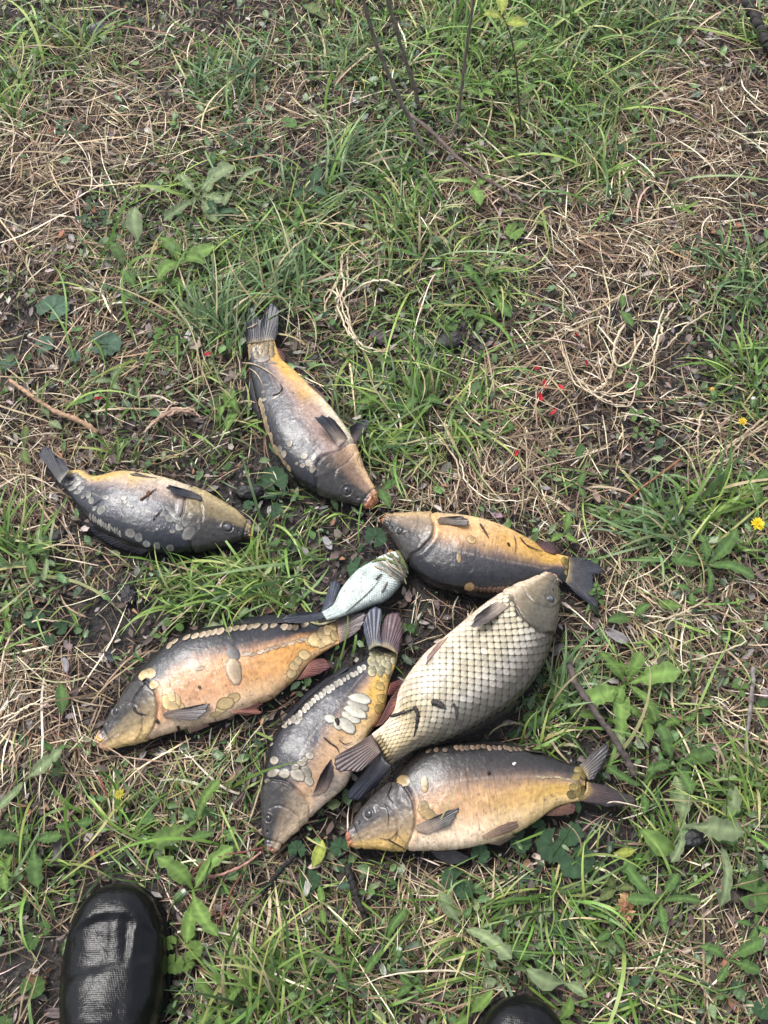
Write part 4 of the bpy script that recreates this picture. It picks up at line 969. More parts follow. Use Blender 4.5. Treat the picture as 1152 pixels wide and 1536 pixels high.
PL = [
 # kind, px, py, leaf size, leaves, angle, tone, label
 ('lobed',300,300,72,6,100,'pale',"large pale dandelion rosette left of the top middle, broad notched leaves"),
 ('lobed',352,292,70,3,40,'pale',"pale notched leaves pointing right beside the large dandelion rosette"),
 ('oval',212,372,66,1,100,'pale',"single upright pale leaf above the grass tuft by the fish tail"),
 ('oval',185,400,50,1,120,'green',"narrow green leaf left of the single upright pale leaf"),
 ('oval',270,395,75,4,50,'bright',"cluster of bright broad leaves over the tuft beside the uppermost fish tail"),
 ('oval',452,5,52,1,-35,'olive',"olive leaf at the top edge left of the stems"),
 ('round',425,192,24,1,20,'green',"small round leaf on bare soil left of the standing stems"),
 ('clover',372,212,30,4,90,'dark',"dark low clover between the upper left grass tuft and the dandelion rosette"),
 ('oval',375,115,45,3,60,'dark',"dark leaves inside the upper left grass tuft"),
 ('clover',108,198,26,5,0,'dark',"dark mossy clump in the straw at upper left"),
 ('oval',465,290,55,3,95,'dark',"dark folded leaves left of the middle stems"),
 ('oval',440,335,42,3,60,'green',"green leaves above the pale straw bundle"),
 ('oval',712,285,58,3,35,'bright',"bright green leaves under the fallen branch tip"),
 ('round',795,330,34,2,20,'bright',"pair of bright scalloped leaves in the straw right of the branch"),
 ('clover',868,192,44,2,60,'green',"three part leaf in the grass at upper right"),
 ('oval',722,150,36,4,60,'bright',"bright leaves at the foot of the right standing stem"),
 ('clover',640,205,24,2,90,'bright',"tiny bright sprig between the standing stems"),
 ('strap',1020,318,48,5,10,'bright',"narrow bright leaves in the straw at right"),
 ('round',68,474,46,1,60,'blue',"flat round leaf at the left edge above the clustered blue leaf"),
 ('round',42,532,34,2,20,'blue',"blue green scalloped leaf by dark soil at the left edge"),
 ('round',138,520,52,1,10,'blue',"dull flat leaf half hidden by straw, left middle"),
 ('oval',168,575,42,3,80,'pale',"pale leaf pair between the long twig and the grass tuft"),
 ('round',105,543,22,1,30,'blue',"small crinkled leaf right of the blue green leaf"),
 ('oval',75,632,52,2,-50,'pale',"pale crinkled leaf just above the left fish tail"),
 ('oval',38,675,48,2,100,'olive',"upright leaf at the left edge by the fish tail"),
 ('oval',105,612,32,1,10,'green',"small leaf under the long twig"),
 ('oval',205,440,48,3,10,'green',"green leaves left of the tall grass tuft"),
 ('round',255,436,34,2,40,'bright',"bright crinkled leaf at the root of the tall tuft"),
 ('oval',338,612,30,4,90,'bright',"bright sprig left of the uppermost fish flank"),
 ('oval',358,625,60,2,70,'bright',"long oval leaves touching the uppermost fish back"),
 ('oval',92,425,26,3,100,'green',"small leaves at left above the flat round leaf"),
 ('round',690,664,32,1,80,'bright',"bright coin shaped leaf right of the middle tuft"),
 ('round',740,642,30,2,10,'green',"green leaves beside the coin shaped leaf"),
 ('oval',628,600,62,4,60,'green',"broad green leaves in the tuft right of the uppermost fish"),
 ('oval',570,738,56,2,30,'green',"broad leaf just right of the orange snout"),
 ('oval',537,608,36,1,25,'bright',"small bright leaf above the spread pectoral fin"),
 ('round',692,478,26,2,10,'green',"green leaf over dark soil in the middle"),
 ('lobed',735,445,78,2,-55,'green',"notched leaf strip right of the middle soil patch"),
 ('oval',622,520,32,3,80,'green',"small leaves by the rusty blades in the middle"),
 ('round',420,738,54,1,70,'dark',"large dark veined leaf under the uppermost fish head"),
 ('round',392,764,36,2,180,'dark',"dark leaf between two fish heads at left"),
 ('round',556,822,50,2,40,'dark',"dark crumpled leaf above the small silver fish"),
 ('strap',455,840,52,3,10,'bright',"bright strap leaves left of the small silver fish"),
 ('oval',846,800,58,3,80,'bright',"bright upright leaf above the right fish tail"),
 ('oval',868,735,38,3,40,'green',"green leaves in the straw above the right fish"),
 ('clover',918,770,30,3,60,'green',"small clover right of the bright upright leaf"),
 ('lobed',1058,850,78,5,110,'green',"dandelion rosette near the yellow flower at right"),
 ('clover',1092,828,30,4,40,'bright',"bright sprig below the yellow flower"),
 ('oval',948,930,56,2,20,'green',"broad dark leaf in straw right of the scaled carp head"),
 ('oval',982,905,42,1,-20,'bright',"pointed bright leaf right of the broad dark leaf"),
 ('oval',1035,892,44,3,30,'green',"leaves under pale straw stems at right"),
 ('lobed',938,1028,92,6,140,'bright',"big bright dandelion rosette right of the scaled carp"),
 ('lobed',915,1078,56,3,70,'bright',"bright notched leaves right of the thin dark stick"),
 ('oval',962,1080,56,3,20,'bright',"bright leaves below the big dandelion rosette"),
 ('oval',1022,1082,46,2,10,'bright',"bright oval leaf at the end of the leafy patch at right"),
 ('oval',868,968,24,2,50,'bright',"tiny bright leaf beside the scaled carp back"),
 ('round',812,1068,46,2,30,'green',"broad leaf touching the scaled carp belly side shadow"),
 ('clover',1105,1022,30,3,30,'green',"clover by the thin upright twig at right edge"),
 ('lobed',938,1142,74,1,92,'pale',"pale notched leaf standing beside the stick end"),
 ('lobed',1010,1150,82,4,110,'green',"dandelion with long leaves above the black clod"),
 ('lobed',1022,1240,96,3,100,'pale',"long pale dandelion leaves pointing up by the black clod"),
 ('lobed',1078,1262,96,2,85,'pale',"long pale notched leaf right of the black clod"),
 ('oval',1018,1278,76,1,152,'bright',"broad bright oval leaf left of the black clod"),
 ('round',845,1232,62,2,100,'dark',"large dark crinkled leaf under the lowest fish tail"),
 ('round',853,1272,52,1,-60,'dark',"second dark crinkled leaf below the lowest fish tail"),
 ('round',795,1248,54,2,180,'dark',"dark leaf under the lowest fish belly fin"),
 ('oval',922,1278,36,1,5,'yellow',"yellowing leaf on bare soil at lower right"),
 ('oval',925,1335,58,3,100,'olive',"olive leaves above the brown seed head"),
 ('lobed',990,1352,84,5,60,'green',"dandelion rosette right of the brown seed head"),
 ('round',1112,1338,56,1,0,'green',"large round leaf at the right edge low down"),
 ('lobed',965,1180,64,3,150,'green',"notched leaves right of the lowest fish tail"),
 ('oval',845,1475,86,2,-30,'pale',"large pale leaf beside the right boot toe"),
 ('oval',838,1530,60,3,60,'bright',"bright leaves against the right boot"),
 ('oval',760,1415,54,3,100,'green',"green leaves above the right boot"),
 ('oval',920,1398,38,4,100,'green',"green sprig left below the brown seed head"),
 ('lobed',74,842,66,2,95,'pale',"pale upright notched leaf below the left fish tail"),
 ('oval',48,835,44,3,160,'green',"green leaves at left edge below the left fish"),
 ('round',75,948,40,3,30,'dark',"dark glossy leaves at left, level with the golden fish back"),
 ('clover',256,948,34,1,70,'green',"three part leaf just above the golden fish back"),
 ('clover',220,978,30,2,60,'green',"clover beside the golden fish nape"),
 ('oval',92,1072,52,1,100,'green',"single green leaf left of the golden fish head"),
 ('lobed',38,1170,108,2,62,'pale',"long pale dandelion leaf in straw at the left edge"),
 ('oval',82,1130,44,3,30,'green',"green leaves left of the golden fish mouth"),
 ('oval',284,895,28,3,90,'green',"small dark leaves in grass below the left fish"),
 ('oval',8,930,52,3,60,'bright',"bright broad leaf cut by the left edge"),
 ('lobed',50,1262,80,3,-80,'green',"long dandelion leaves hanging down left of the boot"),
 ('oval',112,1232,46,2,10,'green',"leaf on dark soil above the left boot"),
 ('clover',14,1240,32,5,30,'green',"clover clump at the left edge above the boot"),
 ('oval',12,1305,46,5,60,'bright',"bright leaf cluster at the left edge beside the boot"),
 ('clover',96,1328,30,3,60,'green',"clover just left of the boot toe"),
 ('lobed',296,1232,92,2,38,'bright',"long bright notched leaf between boot and fish head"),
 ('oval',285,1256,42,1,5,'green',"short green leaf left of the bottom fish mouth"),
 ('lobed',292,1338,110,4,35,'bright',"long bright dandelion leaves under the red stems"),
 ('round',272,1425,38,5,60,'bright',"scalloped bright leaves right of the boot"),
 ('round',60,1398,34,2,40,'green',"small round leaves left of the boot"),
 ('round',26,1518,46,2,60,'green',"green leaf at the bottom left corner"),
 ('lobed',330,1508,70,4,30,'bright',"bright dandelion leaves at the bottom edge"),
 ('oval',468,1302,46,1,70,'yellow',"yellow green leaf between the two lower fish mouths"),
 ('round',448,1290,42,2,120,'dark',"dark leaves below the diagonal fish mouth"),
 ('round',524,1288,46,2,60,'dark',"dark leaf under the lowest fish mouth"),
 ('oval',484,1362,52,2,85,'bright',"upright oval leaf below the lower fish mouths"),
 ('oval',505,1330,28,1,10,'blue',"small blue grey leaf below the lowest fish mouth"),
 ('lobed',576,1418,72,2,60,'green',"upright notched leaf in the bottom middle"),
 ('round',518,1414,28,2,60,'bright',"bright round leaf in the bottom middle"),
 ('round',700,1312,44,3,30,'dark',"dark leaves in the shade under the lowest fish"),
 ('oval',705,1520,62,3,80,'bright',"bright leaf blades left of the right boot"),
 ('lobed',695,1392,90,2,-35,'pale',"pale notched leaf above and left of the right boot"),
 ('oval',620,1478,46,4,60,'green',"green leaves near the white petals at the bottom"),
 ('oval',510,1455,50,4,20,'green',"green leaves in grass at the bottom middle"),
 ('oval',420,1440,44,3,100,'green',"green leaves between straw at the bottom left of middle"),
 ('lobed',1090,1440,66,4,60,'green',"dandelion low at the right edge"),
 ('round',1130,1480,40,3,60,'dark',"dark leaves at the lower right corner"),
 ('oval',1128,1390,36,4,60,'green',"green sprig at the right edge above the corner"),
 ('clover',880,880,30,4,60,'green',"low clover beside the forked tail at right"),
 ('oval',1120,455,40,4,60,'green',"green leaves at the right edge in straw"),
 ('clover',970,640,28,5,60,'green',"low clover in the middle of the right side"),
 ('oval',1128,720,56,3,150,'green',"leaves at the right edge above the yellow flower"),
 ('oval',930,470,44,2,-70,'green',"light green leaf above the dry straw wreath"),
 ('clover',945,560,40,3,20,'green',"feathery green leaves inside the dry straw wreath"),
 ('clover',250,520,30,6,60,'green',"low green clover left of the uppermost fish"),
 ('clover',150,330,26,6,60,'dark',"dark clover in the straw at left"),
 ('oval',330,330,40,5,60,'dark',"dark green leaves below the large dandelion rosette"),
 ('oval',385,390,40,4,20,'green',"leaves at the top of the tall tuft"),
]
for p in PL:
    plant(*p)

# ------------------------------------------------------------------ grass blades and straw
def ribbons(root, az, Lg, W, el0, bend, curl, K, cols, wave=0.0):
    """root (n,3); returns V, F, C of tapered curved blades with K segments"""
    n_ = len(root)
    P = root.copy(); pts = [P.copy()]; azs = [az.copy()]
    for k in range(K):
        f = (k + 0.5) / K
        e = el0 - bend * f
        a = az + curl * f + wave * np.sin(f * 7 + az * 9)
        st = (Lg / K)[:, None] * np.stack([np.cos(e) * np.cos(a), np.cos(e) * np.sin(a), np.sin(e)], -1)
        P = P + st
        P[:, 2] = np.maximum(P[:, 2], ground_h(P[:, 0], P[:, 1]) + 0.003)
        pts.append(P.copy()); azs.append(a)
    pts = np.stack(pts, 1); azs = np.stack(azs, 1)
    f = np.linspace(0, 1, K + 1)
    prof = np.interp(f, [0, 0.15, 0.5, 0.8, 1], [0.65, 1, 0.9, 0.55, 0.06])
    hw = 0.5 * W[:, None] * prof[None]
    tilt = rng.normal(0, 0.45, n_)[:, None]
    sd_ = np.stack([-np.sin(azs) * np.cos(tilt), np.cos(azs) * np.cos(tilt), np.sin(tilt) + 0 * azs], -1)
    V = np.stack([pts - sd_ * hw[..., None], pts + sd_ * hw[..., None]], 2)
    base = (np.arange(n_) * (K + 1) * 2)[:, None]
    k = np.arange(K)[None] * 2
    F = np.stack([base + k, base + k + 1, base + k + 3, base + k + 2], -1).reshape(-1, 4)
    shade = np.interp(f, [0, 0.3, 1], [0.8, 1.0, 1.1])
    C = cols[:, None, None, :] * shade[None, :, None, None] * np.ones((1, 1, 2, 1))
    return V, F, C, pts
def pick(pal, n_, jit=0.14):
    cs = np.array([p[1] for p in pal]); w = np.array([p[0] for p in pal], float); w /= w.sum()
    return cs[rng.choice(len(cs), n_, p=w)] * (1 + jit * rng.standard_normal((n_, 1))).clip(0.5, 1.6) * (1 + 0.05 * rng.standard_normal((n_, 3)))
GREENS = [(3, (0.085, 0.155, 0.03)), (3, (0.14, 0.24, 0.05)), (2.0, (0.16, 0.23, 0.095)), (1.7, (0.25, 0.33, 0.09)), (1.4, (0.045, 0.085, 0.025)), (0.8, (0.38, 0.36, 0.16))]
STRAWS = [(3, (0.215, 0.148, 0.092)), (3, (0.33, 0.245, 0.155)), (2.2, (0.47, 0.375, 0.25)), (1.9, (0.68, 0.59, 0.44)), (2.6, (0.11, 0.072, 0.05)), (1.2, (0.19, 0.12, 0.088)), (0.8, (0.30, 0.28, 0.14))]
# where the picture is green (px, py, radius x, radius y, weight)
GB = [(720,80,170,110,1.0),(900,60,130,90,.9),(860,180,120,80,.7),(520,70,70,70,.5),(345,120,60,50,.9),(120,90,90,60,.4),(30,60,60,60,.4),(600,330,90,80,.8),(450,400,90,70,.9),(330,470,80,90,1.),(230,420,70,60,.5),
      (650,610,100,70,1.),(700,420,90,90,.6),(620,470,80,50,.6),(560,640,60,60,.7),(520,720,70,50,.6),(330,880,120,50,1.1),(420,860,60,60,.8),(30,860,60,60,.6),(20,960,60,80,.5),(1000,790,90,70,.8),(1110,780,60,60,.7),(1125,560,50,60,.6),
      (1110,420,70,60,.5),(960,1040,110,80,.6),(830,1050,50,60,.8),(1010,1160,120,120,.6),(1125,1200,50,60,.9),(990,1330,120,80,.6),(830,1400,120,80,.6),(400,1490,120,60,.7),(560,1480,130,70,.55),(700,1380,150,60,.4),(330,1250,80,60,.6),
      (50,1280,60,90,.6),(150,1150,90,40,.35),(300,1160,90,40,.5),(250,1240,90,60,.5),(720,1470,100,70,.4),(940,1480,90,60,.4),(1060,1500,80,50,.4),(280,300,110,80,.6),(420,300,60,60,.6),(950,300,70,70,.35),(60,430,60,50,.3),(830,270,70,60,.5),
      (150,590,110,60,.3),(300,640,80,60,.35),(470,780,60,30,.4),(860,720,60,50,.4),(1060,950,80,60,.4),(560,200,60,80,.5),(20,150,60,60,.45)]
SB = [(130,190,140,100,.9),(60,330,80,80,.6),(1050,130,110,80,.7),(1000,220,120,80,.7),(1040,330,110,80,.7),(850,340,110,60,.9),(900,400,100,60,.6),(880,540,90,70,.9),(760,690,120,60,1.),(700,620,60,60,.4),(510,440,50,60,.8),(60,760,90,60,.9),
      (70,690,80,50,.6),(30,1050,60,90,1.),(120,1060,90,60,.6),(200,1150,120,60,.7),(300,1280,120,50,.6),(680,900,60,60,.6),(1080,680,70,60,.8),(1030,920,90,70,.8),(1090,1040,70,60,.8),(1100,1120,60,60,.6),(330,1400,90,60,.6),(480,1420,140,50,.5),(700,1420,120,60,.5),(760,1340,80,40,.4),(1050,1460,110,60,.7),
      (440,1150,60,30,.4),(150,480,130,80,.5),(280,560,80,60,.4),(460,180,70,60,.5),(700,250,60,60,.5),(880,830,60,60,.5),(640,760,80,40,.5),(900,930,50,50,.4),(110,1020,70,60,.6)]
DB = [(375,735,40,25,1.),(480,860,60,40,.7),(690,500,50,35,.9),(960,730,70,60,.6),(1000,560,60,40,.5),(20,500,40,30,.8),(200,930,90,45,.6),(90,1260,50,40,.8),(60,1480,60,50,.6),(900,1290,60,60,.7),(540,900,60,40,.4),(830,590,70,40,.4),(480,230,50,50,.6),(150,30,40,25,.5),
      (20,340,60,40,.5),(560,1430,60,30,.4),(700,960,60,40,.4),(420,790,60,30,.4),(930,960,50,30,.5),(1120,1340,40,60,.5),(300,620,70,50,.4)]
def field(px, py, B):
    v = np.zeros_like(px)
    for (x, y, rx, ry, w) in B: v += w * np.exp(-((px - x) / rx) ** 2 - ((py - y) / ry) ** 2)
    return v
def sample(n_, B, base, gain, dark=0.5, region='view', seed=0):
    """roots on the ground, thinned by the picture's green or straw field"""
    if region == 'view':
        P = np.stack([rng.uniform(-0.82, 0.82, n_), rng.uniform(-0.1, 1.78, n_)], -1)
    else:
        P = np.stack([rng.uniform(-2.0, 2.0, n_), rng.uniform(-1.2, 3.6, n_)], -1)
    z = ground_h(P[:, 0], P[:, 1])
    P3 = np.c_[P, z]
    px, py = proj(P3)
    inside = (px > -130) & (px < 1282) & (py > -120) & (py < 1690)
    if region == 'view':
        d = base + gain * field(px, py, B) - dark * field(px, py, DB) - (0.22 * field(px, py, SB) if B is GB else 0)
        d *= 0.25 + 1.45 * sstep(0.25, 0.75, fbm(P[:, 0] * 16 + 30, P[:, 1] * 16 + 30, 70 + seed))
        keep = inside
    else:
        d = 0.8 * fbm(P[:, 0] * 4 + 30, P[:, 1] * 4 + 30, 70 + seed)
        keep = ~inside
    keep &= rng.random(n_) < d
    keep &= ~masked(P3)
    return P3[keep]
def swirl(P, k=3.0, seed=0):
    return 2 * math.pi * 1.6 * vnoise(P[:, 0] * k + 50, P[:, 1] * k + 50, 80 + seed)
def stuff(name, label, cat, parts, mat):
    Vs, Fs, Cs, o = [], [], [], 0
    for V, F, C in parts:
        V = V.reshape(-1, 3); Vs.append(V); Fs.append(F + o); Cs.append(C.reshape(-1, 3)); o += len(V)
    ob = link(name, mesh(name, np.vstack(Vs), np.vstack(Fs), np.vstack(Cs), mat))
    tag(ob, label, cat, kind='stuff')
    return ob
def cull_over(pts, p=0.85):
    """most blades do not lie over the fish"""
    m_ = masked(pts[:, -1]) | masked(pts[:, pts.shape[1] // 2])
    return ~(m_ & (rng.random(len(pts)) < p))
def blades(P, L, W, el, bend, curl, K, pal, coherent=0.5, seed=0, wave=0.0, lift=0.004, cull=0.85):
    n_ = len(P)
    az = np.where(rng.random(n_) < coherent, swirl(P, 3.0, seed) + rng.normal(0, 0.5, n_), rng.uniform(0, 2 * math.pi, n_))
    P = P.copy(); P[:, 2] += rng.uniform(0, 1, n_) ** 1.5 * lift
    u = lambda a: rng.uniform(a[0], a[1], n_)
    Lg = L[0] + (L[1] - L[0]) * rng.random(n_) ** 1.8
    args = [P, az, Lg, u(W), np.radians(u(el)), np.radians(u(bend)), np.radians(u(curl)), pick(pal, n_)]
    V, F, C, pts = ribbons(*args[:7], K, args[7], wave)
    ok = cull_over(pts, cull)
    V, C = V[ok], C[ok]
    n2 = len(V); base = (np.arange(n2) * (K + 1) * 2)[:, None]; k = np.arange(K)[None] * 2
    F = np.stack([base + k, base + k + 1, base + k + 3, base + k + 2], -1).reshape(-1, 4)
    return V, F, C
# dry grass
DARKSTRAW = [(3, (0.062, 0.041, 0.030)), (2, (0.11, 0.074, 0.052)), (2.4, (0.033, 0.024, 0.019)), (1, (0.2, 0.145, 0.115))]  # brown straw of the bottom layer, darkened to imitate shadow in the gaps
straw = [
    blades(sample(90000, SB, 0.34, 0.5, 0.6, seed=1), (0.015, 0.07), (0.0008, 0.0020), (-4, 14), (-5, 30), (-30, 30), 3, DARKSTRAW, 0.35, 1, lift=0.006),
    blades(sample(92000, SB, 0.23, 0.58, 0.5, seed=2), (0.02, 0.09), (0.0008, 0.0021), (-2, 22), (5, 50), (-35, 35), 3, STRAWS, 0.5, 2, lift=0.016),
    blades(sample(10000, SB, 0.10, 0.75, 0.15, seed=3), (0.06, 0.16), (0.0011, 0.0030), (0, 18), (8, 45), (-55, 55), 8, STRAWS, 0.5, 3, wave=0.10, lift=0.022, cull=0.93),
    blades(sample(230000, SB, 0, 0, region='far', seed=4), (0.04, 0.15), (0.0018, 0.0042), (0, 18), (8, 40), (-50, 50), 2, STRAWS, 0.5, 3, lift=0.02),
]
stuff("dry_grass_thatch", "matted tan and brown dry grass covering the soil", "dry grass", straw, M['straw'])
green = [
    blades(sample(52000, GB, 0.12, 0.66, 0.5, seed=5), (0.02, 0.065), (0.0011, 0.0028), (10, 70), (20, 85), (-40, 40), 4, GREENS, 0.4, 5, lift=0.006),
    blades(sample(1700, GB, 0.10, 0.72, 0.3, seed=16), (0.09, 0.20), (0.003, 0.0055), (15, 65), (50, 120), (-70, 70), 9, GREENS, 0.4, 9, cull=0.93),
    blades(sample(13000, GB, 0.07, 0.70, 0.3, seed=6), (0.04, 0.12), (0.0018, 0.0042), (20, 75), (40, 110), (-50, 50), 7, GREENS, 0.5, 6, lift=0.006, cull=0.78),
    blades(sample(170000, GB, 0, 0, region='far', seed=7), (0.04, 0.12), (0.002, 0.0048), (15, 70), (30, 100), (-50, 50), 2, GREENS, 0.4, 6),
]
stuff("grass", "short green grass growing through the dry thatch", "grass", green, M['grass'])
# low leaflets and litter flakes
def flakes(P, size, pal, tilt, lift, asp=(0.4, 0.8), drop=0.0):
    n_ = len(P); az = rng.uniform(0, 2 * math.pi, n_); s_ = size[0] + (size[1] - size[0]) * rng.random(n_) ** 2
    P = P.copy(); P[:, 2] += 0.004 + rng.random(n_) * lift
    x = np.stack([np.cos(az), np.sin(az), rng.normal(0, tilt, n_)], -1); y = np.stack([-np.sin(az), np.cos(az), rng.normal(0, tilt, n_)], -1)
    a = rng.uniform(*asp, n_)
    loc = [(-1, 0, 0), (-.55, .75, .12), (.2, .95, .1), (1, .1, -.05), (.3, -.9, .12), (-.5, -.8, .1), (0, 0, -.05)]
    V = np.stack([P + x * (lx * s_)[:, None] + y * (ly * s_ * a)[:, None] + np.array([0, 0, 1]) * (lz * s_)[:, None] + rng.normal(0, 0.08, (n_, 3)) * s_[:, None] for lx, ly, lz in loc], 1)
    b0 = (np.arange(n_) * 7)[:, None, None]
    tri = np.array([(6, 0, 5), (6, 5, 4), (6, 4, 3), (6, 3, 2), (6, 2, 1), (6, 1, 0)])
    C = pick(pal, n_)[:, None] * np.array([1, .95, .95, 1, .95, .95, 1.2])[None, :, None]
    return V, (tri[None] + b0).reshape(-1, 3), C
stuff("ground_cover", "tiny low leaves and moss between the grass blades", "ground cover",
      [flakes(sample(40000, GB, 0.17, 0.5, 0.4, seed=8), (0.0025, 0.0105), [(3, (0.07, 0.125, 0.045)), (2, (0.11, 0.18, 0.065)), (1, (0.045, 0.075, 0.04)), (1, (0.16, 0.20, 0.10))], 0.4, 0.018, (0.25, 0.75))], M['leaf'])
stuff("leaf_litter", "crumbs of dead leaf and bark on the soil", "leaf litter",
      [flakes(sample(34000, SB, 0.5, 0.3, -0.5, seed=9), (0.0018, 0.010), [(3, (0.06, 0.043, 0.035)), (2, (0.12, 0.09, 0.075)), (1, (0.20, 0.17, 0.16)), (1, (0.035, 0.027, 0.024)), (.5, (0.22, 0.11, 0.06)), (.6, (0.34, 0.29, 0.25))], 0.35, 0.009, (0.15, 0.6)),
       flakes(sample(30000, DB, 0.25, 0.9, -0.2, seed=11), (0.0012, 0.0055), [(3, (0.035, 0.027, 0.022)), (2, (0.065, 0.05, 0.042)), (1, (0.12, 0.1, 0.088)), (1, (0.02, 0.016, 0.014))], 0.7, 0.006, (0.5, 0.95))], M['litter'])

# ------------------------------------------------------------------ grass tufts one can point at
def tuft(px, py, label, n_=90, ln=(0.06, 0.14), w=(0.002, 0.0042), lean=None, spread=0.9, rad=22, pal=None, el=(25, 80), bend=(35, 110)):
    P0 = at(px, py, 0.0); mpp = np.linalg.norm(at(px + 1, py, 0) - P0)
    n_ = int(n_ * 0.72); rad = rad * 1.5; ln = (ln[0] * 0.75, ln[1] * 0.85); spread = spread * 1.3
    ang = rng.uniform(0, 2 * math.pi, n_); rr = rad * mpp * rng.random(n_) ** 0.7
    P = np.c_[P0[0] + rr * np.cos(ang), P0[1] + rr * np.sin(ang), np.zeros(n_)]
    P[:, 2] = ground_h(P[:, 0], P[:, 1])
    ok = ~masked(P); P, ang = P[ok], ang[ok]; n_ = len(P)
    az = ang + rng.normal(0, 0.5, n_) if lean is None else R(lean) + rng.normal(0, spread, n_)
    u = lambda a: rng.uniform(a[0], a[1], n_)
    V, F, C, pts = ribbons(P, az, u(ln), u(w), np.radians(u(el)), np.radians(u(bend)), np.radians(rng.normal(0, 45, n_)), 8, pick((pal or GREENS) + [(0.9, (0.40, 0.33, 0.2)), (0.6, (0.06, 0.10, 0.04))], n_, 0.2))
    okk = cull_over(pts, 0.72)
    V, C = V[okk], C[okk]
    n2 = len(V); base = (np.arange(n2) * 18)[:, None]; k = np.arange(8)[None] * 2
    F = np.stack([base + k, base + k + 1, base + k + 3, base + k + 2], -1).reshape(-1, 4)
    o = link("grass_tuft", mesh("grass_tuft", V.reshape(-1, 3) - P0, F, C.reshape(-1, 3), M['grass']), loc=P0)
    tag(o, label, "grass tuft", "grass tufts")
BRIGHT = [(3, (0.13, 0.215, 0.045)), (2, (0.19, 0.28, 0.07)), (2, (0.10, 0.17, 0.045)), (.8, (0.28, 0.31, 0.10))]
BLUE = [(3, (0.125, 0.195, 0.085)), (2, (0.18, 0.25, 0.12)), (2, (0.085, 0.145, 0.055)), (.6, (0.2, 0.22, 0.1))]
